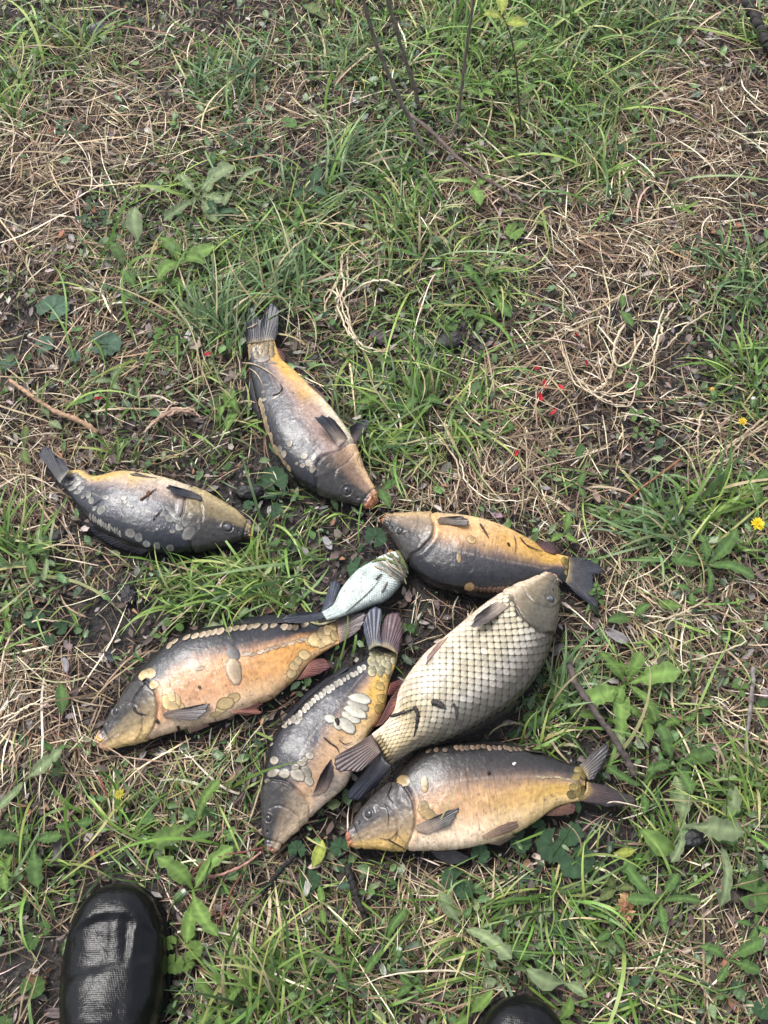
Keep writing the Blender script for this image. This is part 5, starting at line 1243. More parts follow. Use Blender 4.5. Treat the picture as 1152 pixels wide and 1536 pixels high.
TUFTS = [
 (345,140,"upright green grass tuft at upper left",dict(n_=110,lean=85,spread=.5,rad=40,pal=BLUE)),
 (335,505,"tall grass tuft leaning over the uppermost fish tail from its left",dict(n_=150,lean=100,spread=.6,rad=32,ln=(.08,.19),pal=BLUE)),
 (430,440,"long grass tuft right of the uppermost fish tail",dict(n_=120,lean=80,spread=.7,rad=34,ln=(.08,.17),pal=BLUE)),
 (300,880,"dense grass tuft under the left fish belly",dict(n_=110,lean=200,spread=.9,rad=40,pal=BRIGHT)),
 (395,880,"bright grass tuft between the left fish head and the golden fish",dict(n_=130,lean=200,spread=.8,rad=42,pal=BRIGHT)),
 (650,625,"bright grass tuft right of the uppermost fish head",dict(n_=130,rad=40,ln=(.08,.17),pal=BRIGHT)),
 (560,650,"grass tuft against the uppermost fish pectoral fin",dict(n_=80,lean=250,spread=.8,rad=30,ln=(.06,.14))),
 (740,110,"lush grass tuft right of the standing stems",dict(n_=140,rad=55,ln=(.08,.16),pal=BRIGHT)),
 (690,60,"grass tuft between the standing stems at the top",dict(n_=110,lean=80,spread=.7,rad=40,pal=BRIGHT)),
 (500,100,"small grass tuft left of the standing stems",dict(n_=70,lean=90,spread=.5,rad=24,pal=BLUE)),
 (860,70,"wide grass tuft at the top right",dict(n_=160,rad=70,ln=(.08,.17))),
 (960,55,"pale grass tuft at the top right corner side",dict(n_=80,lean=60,spread=.7,rad=40,pal=BLUE)),
 (900,270,"sparse grass tuft at the edge of the right hand straw",dict(n_=60,lean=100,spread=.6,rad=28)),
 (620,340,"grass tuft below the fallen branch",dict(n_=110,lean=120,spread=1.,rad=45,ln=(.07,.15))),
 (510,250,"grass swept right beside the middle stems",dict(n_=90,lean=20,spread=.6,rad=34,ln=(.08,.17),pal=BLUE)),
 (440,330,"grass tuft above the pale straw bundle",dict(n_=80,rad=34,pal=BLUE)),
 (725,420,"grass tuft over the middle soil patch",dict(n_=70,lean=-60,spread=.6,rad=24)),
 (1000,805,"blue green grass fan right of the forked tail",dict(n_=60,lean=170,spread=.6,rad=26,ln=(.09,.17),w=(.003,.0055),pal=BLUE)),
 (1060,760,"upright grass beside the yellow flower",dict(n_=60,lean=60,spread=.6,rad=30,ln=(.08,.16),w=(.003,.005),pal=BRIGHT)),
 (1125,575,"grass tuft around the flower buds at the right edge",dict(n_=70,rad=26)),
 (1115,420,"grass tuft at the right edge in straw",dict(n_=80,lean=160,spread=.7,rad=34,pal=BLUE)),
 (1125,1205,"bright grass tuft at the right edge low down",dict(n_=100,lean=120,spread=1.,rad=30,pal=BRIGHT)),
 (390,1500,"bright long grass at the bottom edge right of the boot",dict(n_=120,lean=130,spread=.7,rad=45,ln=(.08,.16),pal=BRIGHT)),
 (530,1490,"grass tuft at the bottom middle",dict(n_=110,rad=50,ln=(.06,.13),pal=BRIGHT)),
 (15,165,"grass tuft at the left edge near the top",dict(n_=70,lean=70,spread=.7,rad=30)),
 (115,80,"small tuft among straw near the top left",dict(n_=60,lean=110,spread=.8,rad=26)),
 (15,830,"grass tuft at the left edge below the left fish",dict(n_=70,lean=60,spread=.7,rad=30,pal=BRIGHT)),
 (835,1050,"grass blades bending over the scaled carp back",dict(n_=60,lean=70,spread=.6,rad=22,ln=(.07,.15),pal=BLUE)),
 (815,1105,"grass tuft in the gap between the scaled carp and the lowest fish",dict(n_=70,lean=30,spread=.8,rad=20,ln=(.04,.09))),
 (720,1400,"grass tuft below the lowest fish belly",dict(n_=80,rad=40,ln=(.05,.11))),
 (830,1340,"grass tuft below the lowest fish tail",dict(n_=80,rad=40,ln=(.06,.13))),
 (170,1240,"grass tuft above the boot toe",dict(n_=70,lean=40,spread=.7,rad=26,ln=(.06,.12))),
 (350,640,"small tuft at the back of the uppermost fish",dict(n_=45,lean=60,spread=.8,rad=16,ln=(.05,.10),pal=BRIGHT)),
 (175,690,"tiny tuft above the left fish tail base",dict(n_=40,lean=90,spread=.6,rad=14,ln=(.03,.07),pal=BRIGHT)),
 (1140,60,"grass at the top right corner by the dark stick",dict(n_=50,lean=150,spread=.8,rad=30)),
 (40,1310,"grass tuft left of the boot toe",dict(n_=60,rad=30,ln=(.05,.11))),
 (955,1440,"thin grass tuft at lower right",dict(n_=70,rad=40,ln=(.05,.12))),
]
for px, py, lb, kw in TUFTS: tuft(px, py, lb, **kw)

# ------------------------------------------------------------------ straw bundles, twigs and stems
def strand(pts, z, w, n_=26):
    q = spline(pts, n_)
    zz = np.interp(np.linspace(0, 1, n_), np.linspace(0, 1, len(z)), z) if np.ndim(z) else np.full(n_, z)
    P = at(q[:, 0], q[:, 1], zz)
    return P
def bundle(name, label, cat, strands, mat, cols, flat=0.22, group=None):
    """one pickable bundle: several crooked flattened stalks"""
    P0_ = strand(*strands[0])
    org = np.array([P0_[0, 0], P0_[0, 1], 0.0])
    ob = empty(name, org); tag(ob, label, cat, group)
    for pts, z, w in strands:
        P = strand(pts, z, w)
        P = P + rng.normal(0, 0.0006, (len(P), 3)) + np.repeat(rng.normal(0, 0.0008, (9, 3)), 3, 0)[:len(P)] * np.array([1, 1, .5]); w = w * 0.85
        rr = 0.5 * w * np.interp(np.linspace(0, 1, len(P)), [0, .1, .8, 1], [.7, 1, .8, .25])
        V, F = tube(P, rr, 5, flat)
        c = np.array(cols[rng.integers(0, len(cols))]) * rng.normal(1, .12)
        link("strip" if name == "bark_piece" else "stalk", mesh("stalk", V - org, F, np.tile(c, (len(V), 1)) * (1 + 0.12 * rng.standard_normal((len(V), 1))), mat), ob)
    return ob
PALE = [(0.55, 0.45, 0.31), (0.47, 0.37, 0.25), (0.62, 0.53, 0.39)]
TAN = [(0.40, 0.30, 0.20), (0.33, 0.24, 0.16), (0.48, 0.38, 0.27)]
def c4(x, y): return (752 + x / 2.88, 400 + y / 2.88)
wreath = []
for s_ in [[(255,310),(290,440),(340,520),(450,545),(560,540),(640,500),(660,400),(640,300)],[(270,330),(310,450),(380,540),(460,590),(550,600),(580,520),(590,470),(540,450)],[(230,290),(330,240),(430,215),(500,230)],
           [(550,230),(500,300),(485,400),(530,420),(600,330),(610,260)],[(640,230),(690,260),(655,400),(590,440)],[(490,390),(440,520),(330,500),(270,510)],[(910,185),(800,260),(730,330),(660,390)],[(700,180),(670,280),(660,330),(600,400)],
           [(250,330),(280,420),(310,500)],[(540,450),(590,480),(560,530),(480,560),(420,545)],[(480,450),(460,490),(380,560)],[(240,280),(300,270),(350,290)],[(520,280),(490,350),(500,430)],[(575,290),(570,380),(540,470),(500,520)],
           [(760,150),(700,240),(640,330)],[(330,480),(420,560),(520,600),(560,590)],[(160,410),(230,340),(310,260)]]:
    wreath.append(([c4(*p) for p in s_], [0.012, rng.uniform(.02,.05), rng.uniform(.015,.04), 0.012], rng.uniform(.0028,.0048)))
bundle("straw_loop", "wreath of pale dry straw loops on the right", "straw", wreath, M['straw'], PALE + TAN)
def c5(x, y): return (400 + x / 2.88, 380 + y / 2.88)
b1 = [([c5(*p) for p in s_], [0.01, rng.uniform(.02,.045), rng.uniform(.015,.035), 0.01], rng.uniform(.0025,.0045)) for s_ in
      [[(330,0),(310,120),(270,180),(255,260),(330,260)],[(320,20),(330,150),(310,220),(340,320),(400,400)],[(290,100),(320,200),(350,300),(420,420)],[(600,150),(520,120),(430,125),(360,180)],[(480,420),(420,400),(360,340),(330,260)],[(340,60),(290,140),(250,200),(270,290)],
       [(310,140),(350,240),(365,330),(410,410),(480,425),(570,410)],[(400,150),(330,200),(300,280)],[(345,10),(350,120),(330,200)],[(265,150),(300,180),(300,270),(290,300)]]]
bundle("straw_bundle", "bundle of pale dry stalks right of the uppermost fish tail", "straw", b1, M['straw'], PALE)
b2 = [([(780 + x / 3.097, 700 + y / 3.097) for x, y in s_], [0.01, rng.uniform(.015,.04), rng.uniform(.015,.03), 0.012], rng.uniform(.0022,.004)) for s_ in
      [[(880,610),(760,670),(640,720),(560,760)],[(960,560),(970,640),(1050,740),(1152,890)],[(930,640),(960,560),(1050,530)],[(860,715),(720,710),(590,690),(430,665)],[(550,580),(640,640),(740,690),(860,690)],[(740,540),(760,600),(700,720),(640,760)],
       [(970,640),(940,740),(1000,760),(1050,800),(1020,830),(860,880),(740,930),(620,1060)],[(1030,730),(1080,760),(1150,800)],[(700,480),(760,520),(780,560)],[(400,670),(520,630),(610,640)]]]
bundle("straw_stalks", "long pale straw stalks crossing at right below the dandelion flower", "straw", b2, M['straw'], PALE)
b3 = [([c4(*p) for p in s_], [0.01, rng.uniform(.02,.04), 0.012], rng.uniform(.0025,.0045)) for s_ in
      [[(1152,670),(1040,740),(960,790),(880,810)],[(1152,690),(1060,730),(980,840),(920,880)],[(870,620),(850,720),(850,820)],[(880,620),(940,680),(1000,640),(1080,600)],[(885,960),(890,870),(940,800)],[(1152,640),(1000,760),(860,860)]]]
bundle("straw_stalks", "straw stalks at the right edge under the flower buds", "straw", b3, M['straw'], PALE + TAN)
b4 = [([c5(*p) for p in s_], [0.01, rng.uniform(.015,.035), 0.012], rng.uniform(.002,.0038)) for s_ in
      [[(830,870),(860,980),(950,1060),(1080,1070),(1152,1050)],[(870,850),(890,960),(980,1040),(1120,1030)],[(720,780),(790,850),(830,920),(820,1020),(770,1110)],[(900,870),(960,960),(1040,900),(1070,850)],[(890,930),(930,1060),(1020,1080)],[(940,860),(980,960),(1080,1000),(1152,990)],[(860,950),(890,1050),(960,1090)]]]
bundle("straw_swirl", "swirl of dry straw above the right fish", "straw", b4, M['straw'], TAN + PALE)
b5 = [([(x / 2.88, 780 + y / 2.88) for x, y in s_], [0.01, rng.uniform(.012,.03), 0.012], rng.uniform(.002,.004)) for s_ in
      [[(0,900),(100,820),(200,770),(290,740)],[(10,880),(120,840),(250,780)],[(290,870),(180,930),(90,1010),(30,1110)],[(0,700),(90,690),(230,720)],[(50,960),(60,1050),(40,1140)],[(0,660),(20,560),(60,480),(130,440),(270,435)],[(0,830),(80,760),(200,730)],[(0,860),(140,800),(280,760)]]]
bundle("straw_stalks", "sheaf of straw left of the golden fish head", "straw", b5, M['straw'], TAN + PALE)

def twig(label, pts, z, r0, r1, col, name="twig", cat="twig", mat='twig', group=None, knots=0.12, n_=40, k=8):
    q = spline(pts, n_)
    zz = np.interp(np.linspace(0, 1, n_), np.linspace(0, 1, len(z)), z)
    P = at(q[:, 0], q[:, 1], zz); P = P + rng.normal(0, r0 * 0.14, P.shape)
    rr = np.linspace(r0, r1, n_) * (1 + knots * rng.standard_normal(n_)).clip(.7, 1.5)
    V, F = tube(P, rr, k)
    org = np.array([P[0, 0], P[0, 1], 0.0])
    c = np.tile(col, (len(V), 1)) * (1 + 0.2 * rng.standard_normal((len(V), 1))).clip(.5, 1.5)
    return tag(link(name, mesh(name, V - org, F, c, M[mat]), loc=org), label, cat, group)
GREY = (0.17, 0.14, 0.12)
twig("left of three bare stems standing at the top", [(645,236),(628,205),(600,150),(578,100),(562,60),(545,0),(536,-40)], [0.0,.04,.09,.15,.21,.28,.34], .0036, .0027, GREY, "bare_stem", "stem", group="bare standing stems")
twig("middle bare stem standing at the top", [(630,168),(618,120),(602,70),(590,30),(582,0),(575,-40)], [0.0,.06,.13,.2,.26,.33], .0036, .0027, GREY, "bare_stem", "stem", group="bare standing stems")
twig("thin pale stem standing right of the other bare stems", [(676,214),(686,180),(694,120),(700,70),(708,20),(716,-40)], [0.0,.05,.12,.2,.27,.34], .0030, .002, (0.17,0.14,0.12), "bare_stem", "stem", group="bare standing stems")
twig("brown branch lying to the right from the standing stems", [(612,170),(650,200),(690,240),(740,275),(790,305),(830,320)], [0.03,.03,.028,.022,.018,.01], .0036, .0016, (0.13,0.095,0.085), "fallen_branch", "branch")
twig("long peeled twig lying at left, orange at one end", [(15,570),(50,596),(85,618),(120,632),(147,650)], [0.02,.025,.022,.018,.012], .0030, .0042, (0.30,0.19,0.12))
twig("dark stick beside the scaled carp and the lowest fish tail", [(848,980),(862,1020),(882,1052),(915,1098),(938,1135),(953,1164)], [0.02,.03,.034,.034,.028,.018], .0042, .0040, (0.075,0.06,0.052), "stick", "stick")
twig("thin grey twig at the right edge", [(1130,1000),(1128,1040),(1122,1090),(1118,1130)], [0.02,.025,.022,.015], .0030, .002, (0.16,0.14,0.13))
twig("thick dark stick in the top right corner", [(1120,5),(1135,30),(1145,55),(1165,85)], [0.012,.018,.018,.012], .009, .009, (0.028,0.025,0.024), "stick", "stick")
twig("black stick below the diagonal fish mouth", [(392,1342),(410,1318),(428,1298),(442,1284)], [0.012,.02,.022,.02], .0032, .0026, (0.012,0.012,0.013), "stick", "stick")
twig("dark muddy stick lying below the lowest fish mouth", [(520,1298),(530,1330),(540,1360),(552,1385)], [0.014,.02,.02,.012], .0042, .003, (0.02,0.018,0.016), "stick", "stick")
twig("rusty stem on soil right of the coin shaped leaf", [(1020,690),(985,715),(950,742),(925,768)], [0.014,.02,.02,.012], .0016, .0012, (0.22,0.10,0.05))
bundle("bark_piece", "torn strip of tan bark left of the uppermost fish", "bark", [([(222,640),(240,626),(262,616),(285,620),(303,626)],[.012,.024,.026,.02,.014],.008),([(228,634),(250,622),(275,616),(298,625)],[.014,.026,.028,.016],.007),([(215,648),(235,632),(250,614),(262,604)],[.01,.02,.024,.02],.005),([(240,622),(262,612),(290,616),(304,630)],[.014,.022,.024,.012],.005)], M['litter'], [(0.30,0.2,0.15),(0.22,0.14,0.10),(0.36,0.26,0.19)], flat=0.4)
twig("red stalk curving from the boot side to the fish mouth", [(288,1312),(305,1294),(335,1284),(365,1278),(395,1272)], [0.012,.025,.03,.028,.02], .0016, .0012, (0.15,0.055,0.045), "red_stalk", "stalk", 'straw', group="red plant stalks")
twig("red stalk rising through straw right of the boot", [(318,1405),(334,1370),(348,1335),(362,1312)], [0.012,.025,.03,.022], .0014, .001, (0.15,0.055,0.045), "red_stalk", "stalk", 'straw', group="red plant stalks")
twig("pinkish stalk under the diagonal fish mouth", [(292,1318),(330,1312),(365,1298),(392,1278)], [0.012,.02,.024,.02], .0018, .0014, (0.38,0.2,0.16), "red_stalk", "stalk", 'straw', group="red plant stalks")
twig("thin reddish stalk above the bottom left fish mouth", [(148,1165),(155,1178),(162,1195)], [0.012,.018,.012], .0013, .001, (0.2,0.06,0.06), "red_stalk", "stalk", 'straw', group="red plant stalks")

# a spindly sapling with yellow green leaves at the top
P0 = at(782, 205, 0.0)
sap = empty("sapling", P0); tag(sap, "spindly sapling with yellow green leaves near the top edge", "sapling")
q = spline([(782,205),(778,150),(774,100),(765,50),(752,20)], 24); Pq = at(q[:, 0], q[:, 1], np.linspace(0, 0.22, 24))
V, F = tube(Pq, np.linspace(.0018, .001, 24), 6)
link("stem", mesh("stem", V - P0, F, np.tile((0.10, 0.07, 0.05), (len(V), 1)), M['twig']), sap)
for i, (px, py, z, an, s_) in enumerate([(752,22,.22,95,.036),(758,32,.21,175,.034),(757,34,.205,-10,.034),(770,80,.15,40,.028),(774,110,.12,200,.026),(778,140,.09,20,.03)]):
    o = bpy.data.objects.new("leaf", leaf_data('oval', i % 4, 'yellow' if i < 3 else 'bright')); COL.objects.link(o); o.parent = sap
    o.location = Vector(at(px, py, z) - P0); o.rotation_euler = (0.1, -0.2, R(an)); o.scale = (s_, s_ * 1.25, s_)

# ------------------------------------------------------------------ clods, flowers and scraps
def lump(name, label, cat, px, py, size, col, mat, seed, asp=(1, 0.7, 0.6), ang=0, rough_=0.35, group=None):
    n_, m_ = 16, 24
    th_ = np.linspace(0.02, math.pi - 0.02, n_)[:, None]; a = np.linspace(0, 2 * math.pi, m_, endpoint=False)[None]
    D = np.stack([np.sin(th_) * np.cos(a), np.sin(th_) * np.sin(a), np.cos(th_) + 0 * a], -1)
    r_ = 1 + rough_ * (fbm(D[..., 0] * 2.2 + seed + 5, D[..., 1] * 2.2 + D[..., 2] * 1.7 + 9, seed) - .5) * 2 + rough_ * .6 * (fbm(D[..., 0] * 7 + seed, D[..., 1] * 7 + D[..., 2] * 5, seed + 3) - .5)
    P = at(px, py, 0.01); mpp = np.linalg.norm(at(px + 1, py, 0.01) - P)
    V = D * r_[..., None] * np.array(asp) * size * mpp * 0.5
    c_, s_ = math.cos(R(ang)), math.sin(R(ang))
    V = np.stack([V[..., 0] * c_ - V[..., 1] * s_, V[..., 0] * s_ + V[..., 1] * c_, V[..., 2]], -1)
    z0 = float(-V[..., 2].min()) * 0.6
    C = np.tile(col, (n_ * m_, 1)) * (0.7 + 0.6 * fbm(D[..., 0] * 6 + seed, D[..., 1] * 6, seed)).reshape(-1, 1)
    return tag(link(name, mesh(name, V.reshape(-1, 3), grid_faces(n_, m_, True), C, M[mat]), loc=(P[0], P[1], z0)), label, cat, group)
lump("earth_clod", "black crumbly earth clod between the left fish and the uppermost fish", "clod", 372, 737, 44, (0.016, 0.015, 0.016), 'clod', 3, (1, .55, .5), 8)
lump("earth_clod", "black stone like clod with a white speck at lower right", "clod", 1038, 1258, 42, (0.016, 0.016, 0.017), 'clod', 8, (1, .62, .6), 12)
lump("earth_clod", "dark crumbly soil lump in the middle above the tuft", "clod", 572, 503, 34, (0.07, 0.055, 0.05), 'clod', 12, (1, .75, .4), 0)
lump("earth_clod", "dark soil lump right of the pale straw bundle", "clod", 676, 508, 46, (0.03, 0.026, 0.026), 'clod', 15, (1, .6, .35), 15)
lump("earth_clod", "grey stone like clod at the top left", "clod", 144, 40, 32, (0.14, 0.13, 0.14), 'clod', 21, (1, .6, .45), 20)
lump("earth_clod", "black clod below the left fish", "clod", 190, 888, 34, (0.012, 0.012, 0.015), 'clod', 24, (.7, 1, .4), 30)
lump("earth_clod", "dark earth clod at the bottom middle", "clod", 565, 1428, 38, (0.014, 0.013, 0.013), 'clod', 28, (1, .7, .4), 0)
lump("earth_clod", "dark wet clod at left above the straw sheaf", "clod", 85, 800, 30, (0.012, 0.012, 0.013), 'clod', 31, (1, .7, .4), 40)

def flower(name, label, px, py, size, col, col2, z, n_=46, group=None):
    P = at(px, py, z); mpp = np.linalg.norm(at(px + 1, py, z) - P)
    root = empty(name, (P[0], P[1], 0.0)); tag(root, label, "flower", group)
    V, F, C, o = [], [], [], 0
    for i in range(n_):
        a = i * 2.39996; rr = 0.15 + 0.85 * math.sqrt((i + 1) / n_); L_ = size * mpp * 0.5 * rr
        dr = np.array([math.cos(a), math.sin(a), 0]); sd_ = np.array([-math.sin(a), math.cos(a), 0]); w_ = size * mpp * 0.055
        up = 0.35 * size * mpp * (1.05 - rr) + rng.normal(0, .0006)
        for t in (0.15, .7, 1.0):
            for s_ in (-1, 1):
                V.append(dr * L_ * t + sd_ * w_ * s_ * (1 if t < 1 else .6) + np.array([0, 0, z + up + 0.12 * size * mpp * t]))
                C.append(np.array(col) * (0.75 + .3 * t) if rr > .45 else np.array(col2) * (0.75 + .3 * t))
        F += [(o, o + 2, o + 3, o + 1), (o + 2, o + 4, o + 5, o + 3)]; o += 6
    link("petals", mesh("petals", np.array(V), np.array(F), np.array(C), M['petal']), root)
    Pt, Fs = tube(np.array([[0.006, -0.01, 0.0], [0.003, -0.005, z * .5], [0, 0, z + .001]]), [.0016, .0016, .0022], 6)
    link("stalk", mesh("stalk", Pt, Fs, np.tile((0.12, 0.19, 0.06), (len(Pt), 1)), M['grass']), root)
    return root
flower("dandelion_flower", "open yellow dandelion flower at the right edge", 1136, 787, 22, (0.75, 0.55, 0.02), (0.72, 0.42, 0.01), 0.055, group="dandelion flowers")
flower("dandelion_flower", "small half closed yellow flower below the green buds", 1113, 633, 15, (0.65, 0.45, 0.03), (0.6, 0.36, 0.02), 0.04, 26, group="dandelion flowers")
flower("dandelion_flower", "faded small yellow flower above the left boot", 180, 1192, 18, (0.42, 0.38, 0.05), (0.38, 0.32, 0.05), 0.03, 26, group="dandelion flowers")
def bud(label, px, py, size, ang, tipcol):
    P = at(px, py, 0.03); mpp = np.linalg.norm(at(px + 1, py, .03) - P)
    root = empty("flower_bud", (P[0], P[1], 0)); tag(root, label, "bud", "closed flower buds")
    n_, m_ = 14, 14
    t = np.linspace(0, 1, n_); r_ = size * mpp * .28 * np.interp(t, [0, .12, .4, .75, .92, 1], [.2, .85, 1, .7, .6, .25])
    a = np.linspace(0, 2 * math.pi, m_, endpoint=False)
    rib = 1 + 0.10 * np.cos(a * 7)
    d = np.array([math.cos(R(ang)), math.sin(R(ang)), 0.5]); d /= np.linalg.norm(d)
    x, y, z_ = frame_from(d, (0.1, 0, 1))
    V = t[:, None, None] * size * mpp * d + (r_[:, None] * rib)[..., None] * (np.cos(a)[None, :, None] * x + np.sin(a)[None, :, None] * y) + np.array([0, 0, .03])
    C = mix((0.11, 0.19, 0.06), tipcol, np.repeat(sstep(.72, .85, t)[:, None], m_, 1)) * (.8 + .3 * np.cos(a * 7))[None, :, None]
    link("calyx", mesh("calyx", V.reshape(-1, 3), grid_faces(n_, m_, True), C.reshape(-1, 3), M['leaf']), root)
    Pt, Fs = tube(np.array([[-.01, -.01, 0], [-.006, -.006, .016], [0, 0, .031]]), .0016, 6)
    link("stalk", mesh("stalk", Pt, Fs, np.tile((0.14, 0.19, 0.08), (len(Pt), 1)), M['grass']), root)
bud("green bud with an orange tip in the tuft at the right edge", 1073, 600, 20, 110, (0.55, 0.3, 0.05))
bud("green bud with a white tip at the right edge", 1130, 614, 19, 90, (0.6, 0.62, 0.52))
bud("closed dandelion bud with white fluff right of the boot toe", 262, 1352, 26, 40, (0.55, 0.58, 0.48))
bud("pale closed bud between fallen petals at the bottom", 598, 1438, 18, 80, (0.5, 0.55, 0.42))
def scrap(name, label, cat, px, py, size, col, z=0.02, group=None, asp=.6, ang=None, cup=.25, mat='petal'):
    P = at(px, py, z); mpp = np.linalg.norm(at(px + 1, py, z) - P)
    n_, m_ = 6, 5
    t = np.linspace(-1, 1, n_); w_ = np.interp(t, [-1, -.6, 0, .6, 1], [.25, .8, 1, .75, .15]); s_ = size * mpp * .5
    V, C = [], []
    for i in range(n_):
        for j, v in enumerate(np.linspace(-1, 1, m_)):
            V.append((t[i] * s_, v * w_[i] * s_ * asp * rng.normal(1, .06), s_ * cup * (t[i] ** 2 * .6 + v * v * .7) + rng.normal(0, s_ * .07)))
            C.append(np.array(col) * rng.normal(1, .12))
    o = link(name, mesh(name, np.array(V), grid_faces(n_, m_), np.array(C), M[mat]), loc=P)
    o.rotation_euler = (rng.normal(0, .25), rng.normal(0, .25), R(ang) if ang is not None else rng.uniform(0, 6.28))
    o.modifiers.new("thickness", 'SOLIDIFY').thickness = 0.0007
    return tag(o, label, cat, group)
RG = "bright red scraps in the grass"
for lb, px, py, s_ in [("largest bright red scrap left of the straw wreath",811,596,15),("red scrap just above the largest red scrap",817,577,15),("red scrap right of the largest red scrap",842,581,12),("red scrap below the largest red scrap",830,618,12),
                       ("small red scrap inside the straw wreath",865,502,9),("red scrap left above the largest red scrap",806,552,11),("lone red scrap in straw above the right fish",775,680,10),("lone red scrap left of the uppermost fish tail",312,531,11),("lone red scrap by the peeled twig at left",147,597,11),("faint red scrap in the lower part of the straw wreath",880,545,8)]:
    scrap("red_scrap", lb, "scrap", px, py, s_, (0.42, 0.012, 0.025), .013, RG, asp=.4)
WG = "white petals in the grass"
for lb, px, py, s_ in [("white fluffy petal right of the boot",308,1424,18),("white petal scrap at the bottom middle",575,1456,19),("white fluff at the foot of the black clod",1015,1282,18),("white scrap beside the uppermost fish tail base",446,530,12),("white fluff at the dark leaf between the left fish heads",404,766,12),("pale petal under the diagonal fish mouth",462,1334,22),("pale yellow petal below the pale petal",462,1376,14)]:
    scrap("white_petal", lb, "petal", px, py, s_, (0.34, 0.34, 0.29), .012, WG, asp=.45, cup=.5)
DG = "dead leaves lying in the thatch"
for lb, px, py, s_, c_ in [("pale crumpled dead leaf left of the uppermost fish tail",292,515,44,(.36,.29,.25)),("white bleached leaf scrap above the pale dead leaf",284,500,22,(.5,.48,.44)),("grey dead leaf above the bare stems foot",532,152,20,(.34,.31,.33)),("pinkish grey dead leaf at left middle",78,380,26,(.24,.18,.17)),
                           ("curled brown leaf above the golden fish dorsal fin",405,915,30,(.17,.09,.065)),("grey dead leaf right of the scaled carp head",925,955,38,(.22,.2,.2)),("grey leaf scrap under the bright dandelion rosette",992,1008,24,(.25,.23,.23)),("grey dead leaf by the notched leaves at right",1035,1142,22,(.27,.24,.25)),
                           ("pale narrow dead leaf above the silver fish",492,815,24,(.34,.32,.33)),("orange tan leaf scrap on the silver fish head",583,834,20,(.5,.24,.08)),("tan chip on soil right of the middle tuft",730,556,26,(.38,.28,.19)),("brown wood chip right of the middle soil",895,745,22,(.3,.2,.15)),
                           ("orange brown scrap at left below the dandelion",92,352,16,(.42,.16,.08)),("orange brown curled bit left of the dandelion leaf",140,313,16,(.36,.17,.08)),("tan caterpillar like bit under the rosette",235,369,18,(.42,.24,.12)),("dark dead leaf at the lower left edge",85,1520,36,(.11,.08,.075)),
                           ("grey leaf scrap left of the golden fish",100,998,24,(.28,.26,.28)),("brown dead leaf at the bottom left by the boot",55,1470,32,(.2,.11,.07)),("dark dead leaf on soil above the boot",88,1275,44,(.09,.07,.07)),("tan leaf scrap on the right edge low down",1110,1430,30,(.35,.21,.16)),("dark bluish scrap below the left fish",165,985,22,(.06,.06,.07))]:
    scrap("dead_leaf", lb, "dead leaf", px, py, s_, np.array(c_) * 0.7, .010, DG, asp=.42, mat='litter')
# brown seed head
P0 = at(938, 1362, 0.012); sh = empty("seed_head", P0); tag(sh, "brown dried seed head at lower right", "seed head")
V, F, C, o_ = [], [], [], 0
for i in range(90):
    d = rng.normal(0, 1, 3) * np.array([1, 1.5, .6]); d[2] = abs(d[2]); d /= np.linalg.norm(d)
    tip = d * np.array([.010, .017, .010]) * rng.uniform(.7, 1.1); s_ = rng.normal(0, 1, 3) * .0012
    V += [tip * .2 - s_, tip * .2 + s_, tip + s_, tip - s_]; C += [np.array((.2, .1, .05))] * 2 + [np.array((.42, .27, .14))] * 2; F.append((o_, o_ + 1, o_ + 2, o_ + 3)); o_ += 4
link("bristles", mesh("bristles", np.array(V), np.array(F), np.array(C), M['straw'], smooth=False), sh)
lump_core = mesh("core", np.array([[math.sin(t) * math.cos(a) * .005, math.sin(t) * math.sin(a) * .008, math.cos(t) * .004] for t in np.linspace(.05, 3.1, 6) for a in np.linspace(0, 2 * math.pi, 8, endpoint=False)]), grid_faces(6, 8, True), np.tile((.2, .11, .06), (48, 1)), M['twig'])
link("core", lump_core, sh)

# ------------------------------------------------------------------ wet weed strands lying on the fish

def on_fish(label, pts, w, col, name="weed_strand", cat="weed strand", n_=30, lift=0.0014, mat='straw'):
    q = spline(pts, n_); P = []
    for a in q:
        h = cast(a[0], a[1])
        P.append(np.array(h[0]) + np.array([0, 0, lift]) if h else at(a[0], a[1], 0.02))
    P = np.array(P)
    for _ in range(2): P[1:-1] = 0.25 * P[:-2] + 0.5 * P[1:-1] + 0.25 * P[2:] + np.array([0, 0, .0002])
    rr = w * .5 * np.interp(np.linspace(0, 1, n_), [0, .1, .6, 1], [.5, 1, .9, .3]) * rng.normal(1, .15, n_).clip(.6, 1.5)
    V, F = tube(P, rr, 5, .5); org = np.array([P[0, 0], P[0, 1], 0])
    tag(link(name, mesh(name, V - org, F, np.tile(col, (len(V), 1)), M[mat]), loc=org), label, cat, "weed strands lying on the fish")
def cv(c, *pts): return [tuple(c(p)) for p in pts]
MUD = (0.022, 0.019, 0.016); DRY = (0.42, 0.33, 0.22)
on_fish("dark weed stalk across the scaled carp flank", cv(cF, (275,752),(320,738),(370,722),(400,708)), .0042, MUD, mat='clod')
on_fish("dark weed stalk hanging toward the scaled carp back", cv(cF, (385,705),(405,735),(400,790),(388,845)), .0050, MUD, mat='clod')
on_fish("muddy smear shaped weed on the scaled carp mid flank", cv(cF, (470,680),(505,690),(540,715)), .0090, (0.045,0.038,0.034), mat='clod')
on_fish("short muddy weed right of the smear on the scaled carp", cv(cF, (575,690),(590,720),(592,765)), .0042, (0.035,0.03,0.027), mat='clod')
on_fish("brown weed bit on the left fish flank", cv(cA, (560,345),(590,325),(610,310),(640,290)), .0032, (0.11,0.055,0.03))
on_fish("small brown weed bit crossing on the left fish flank", cv(cA, (585,330),(605,300),(595,345)), .002, (0.11,0.055,0.03))
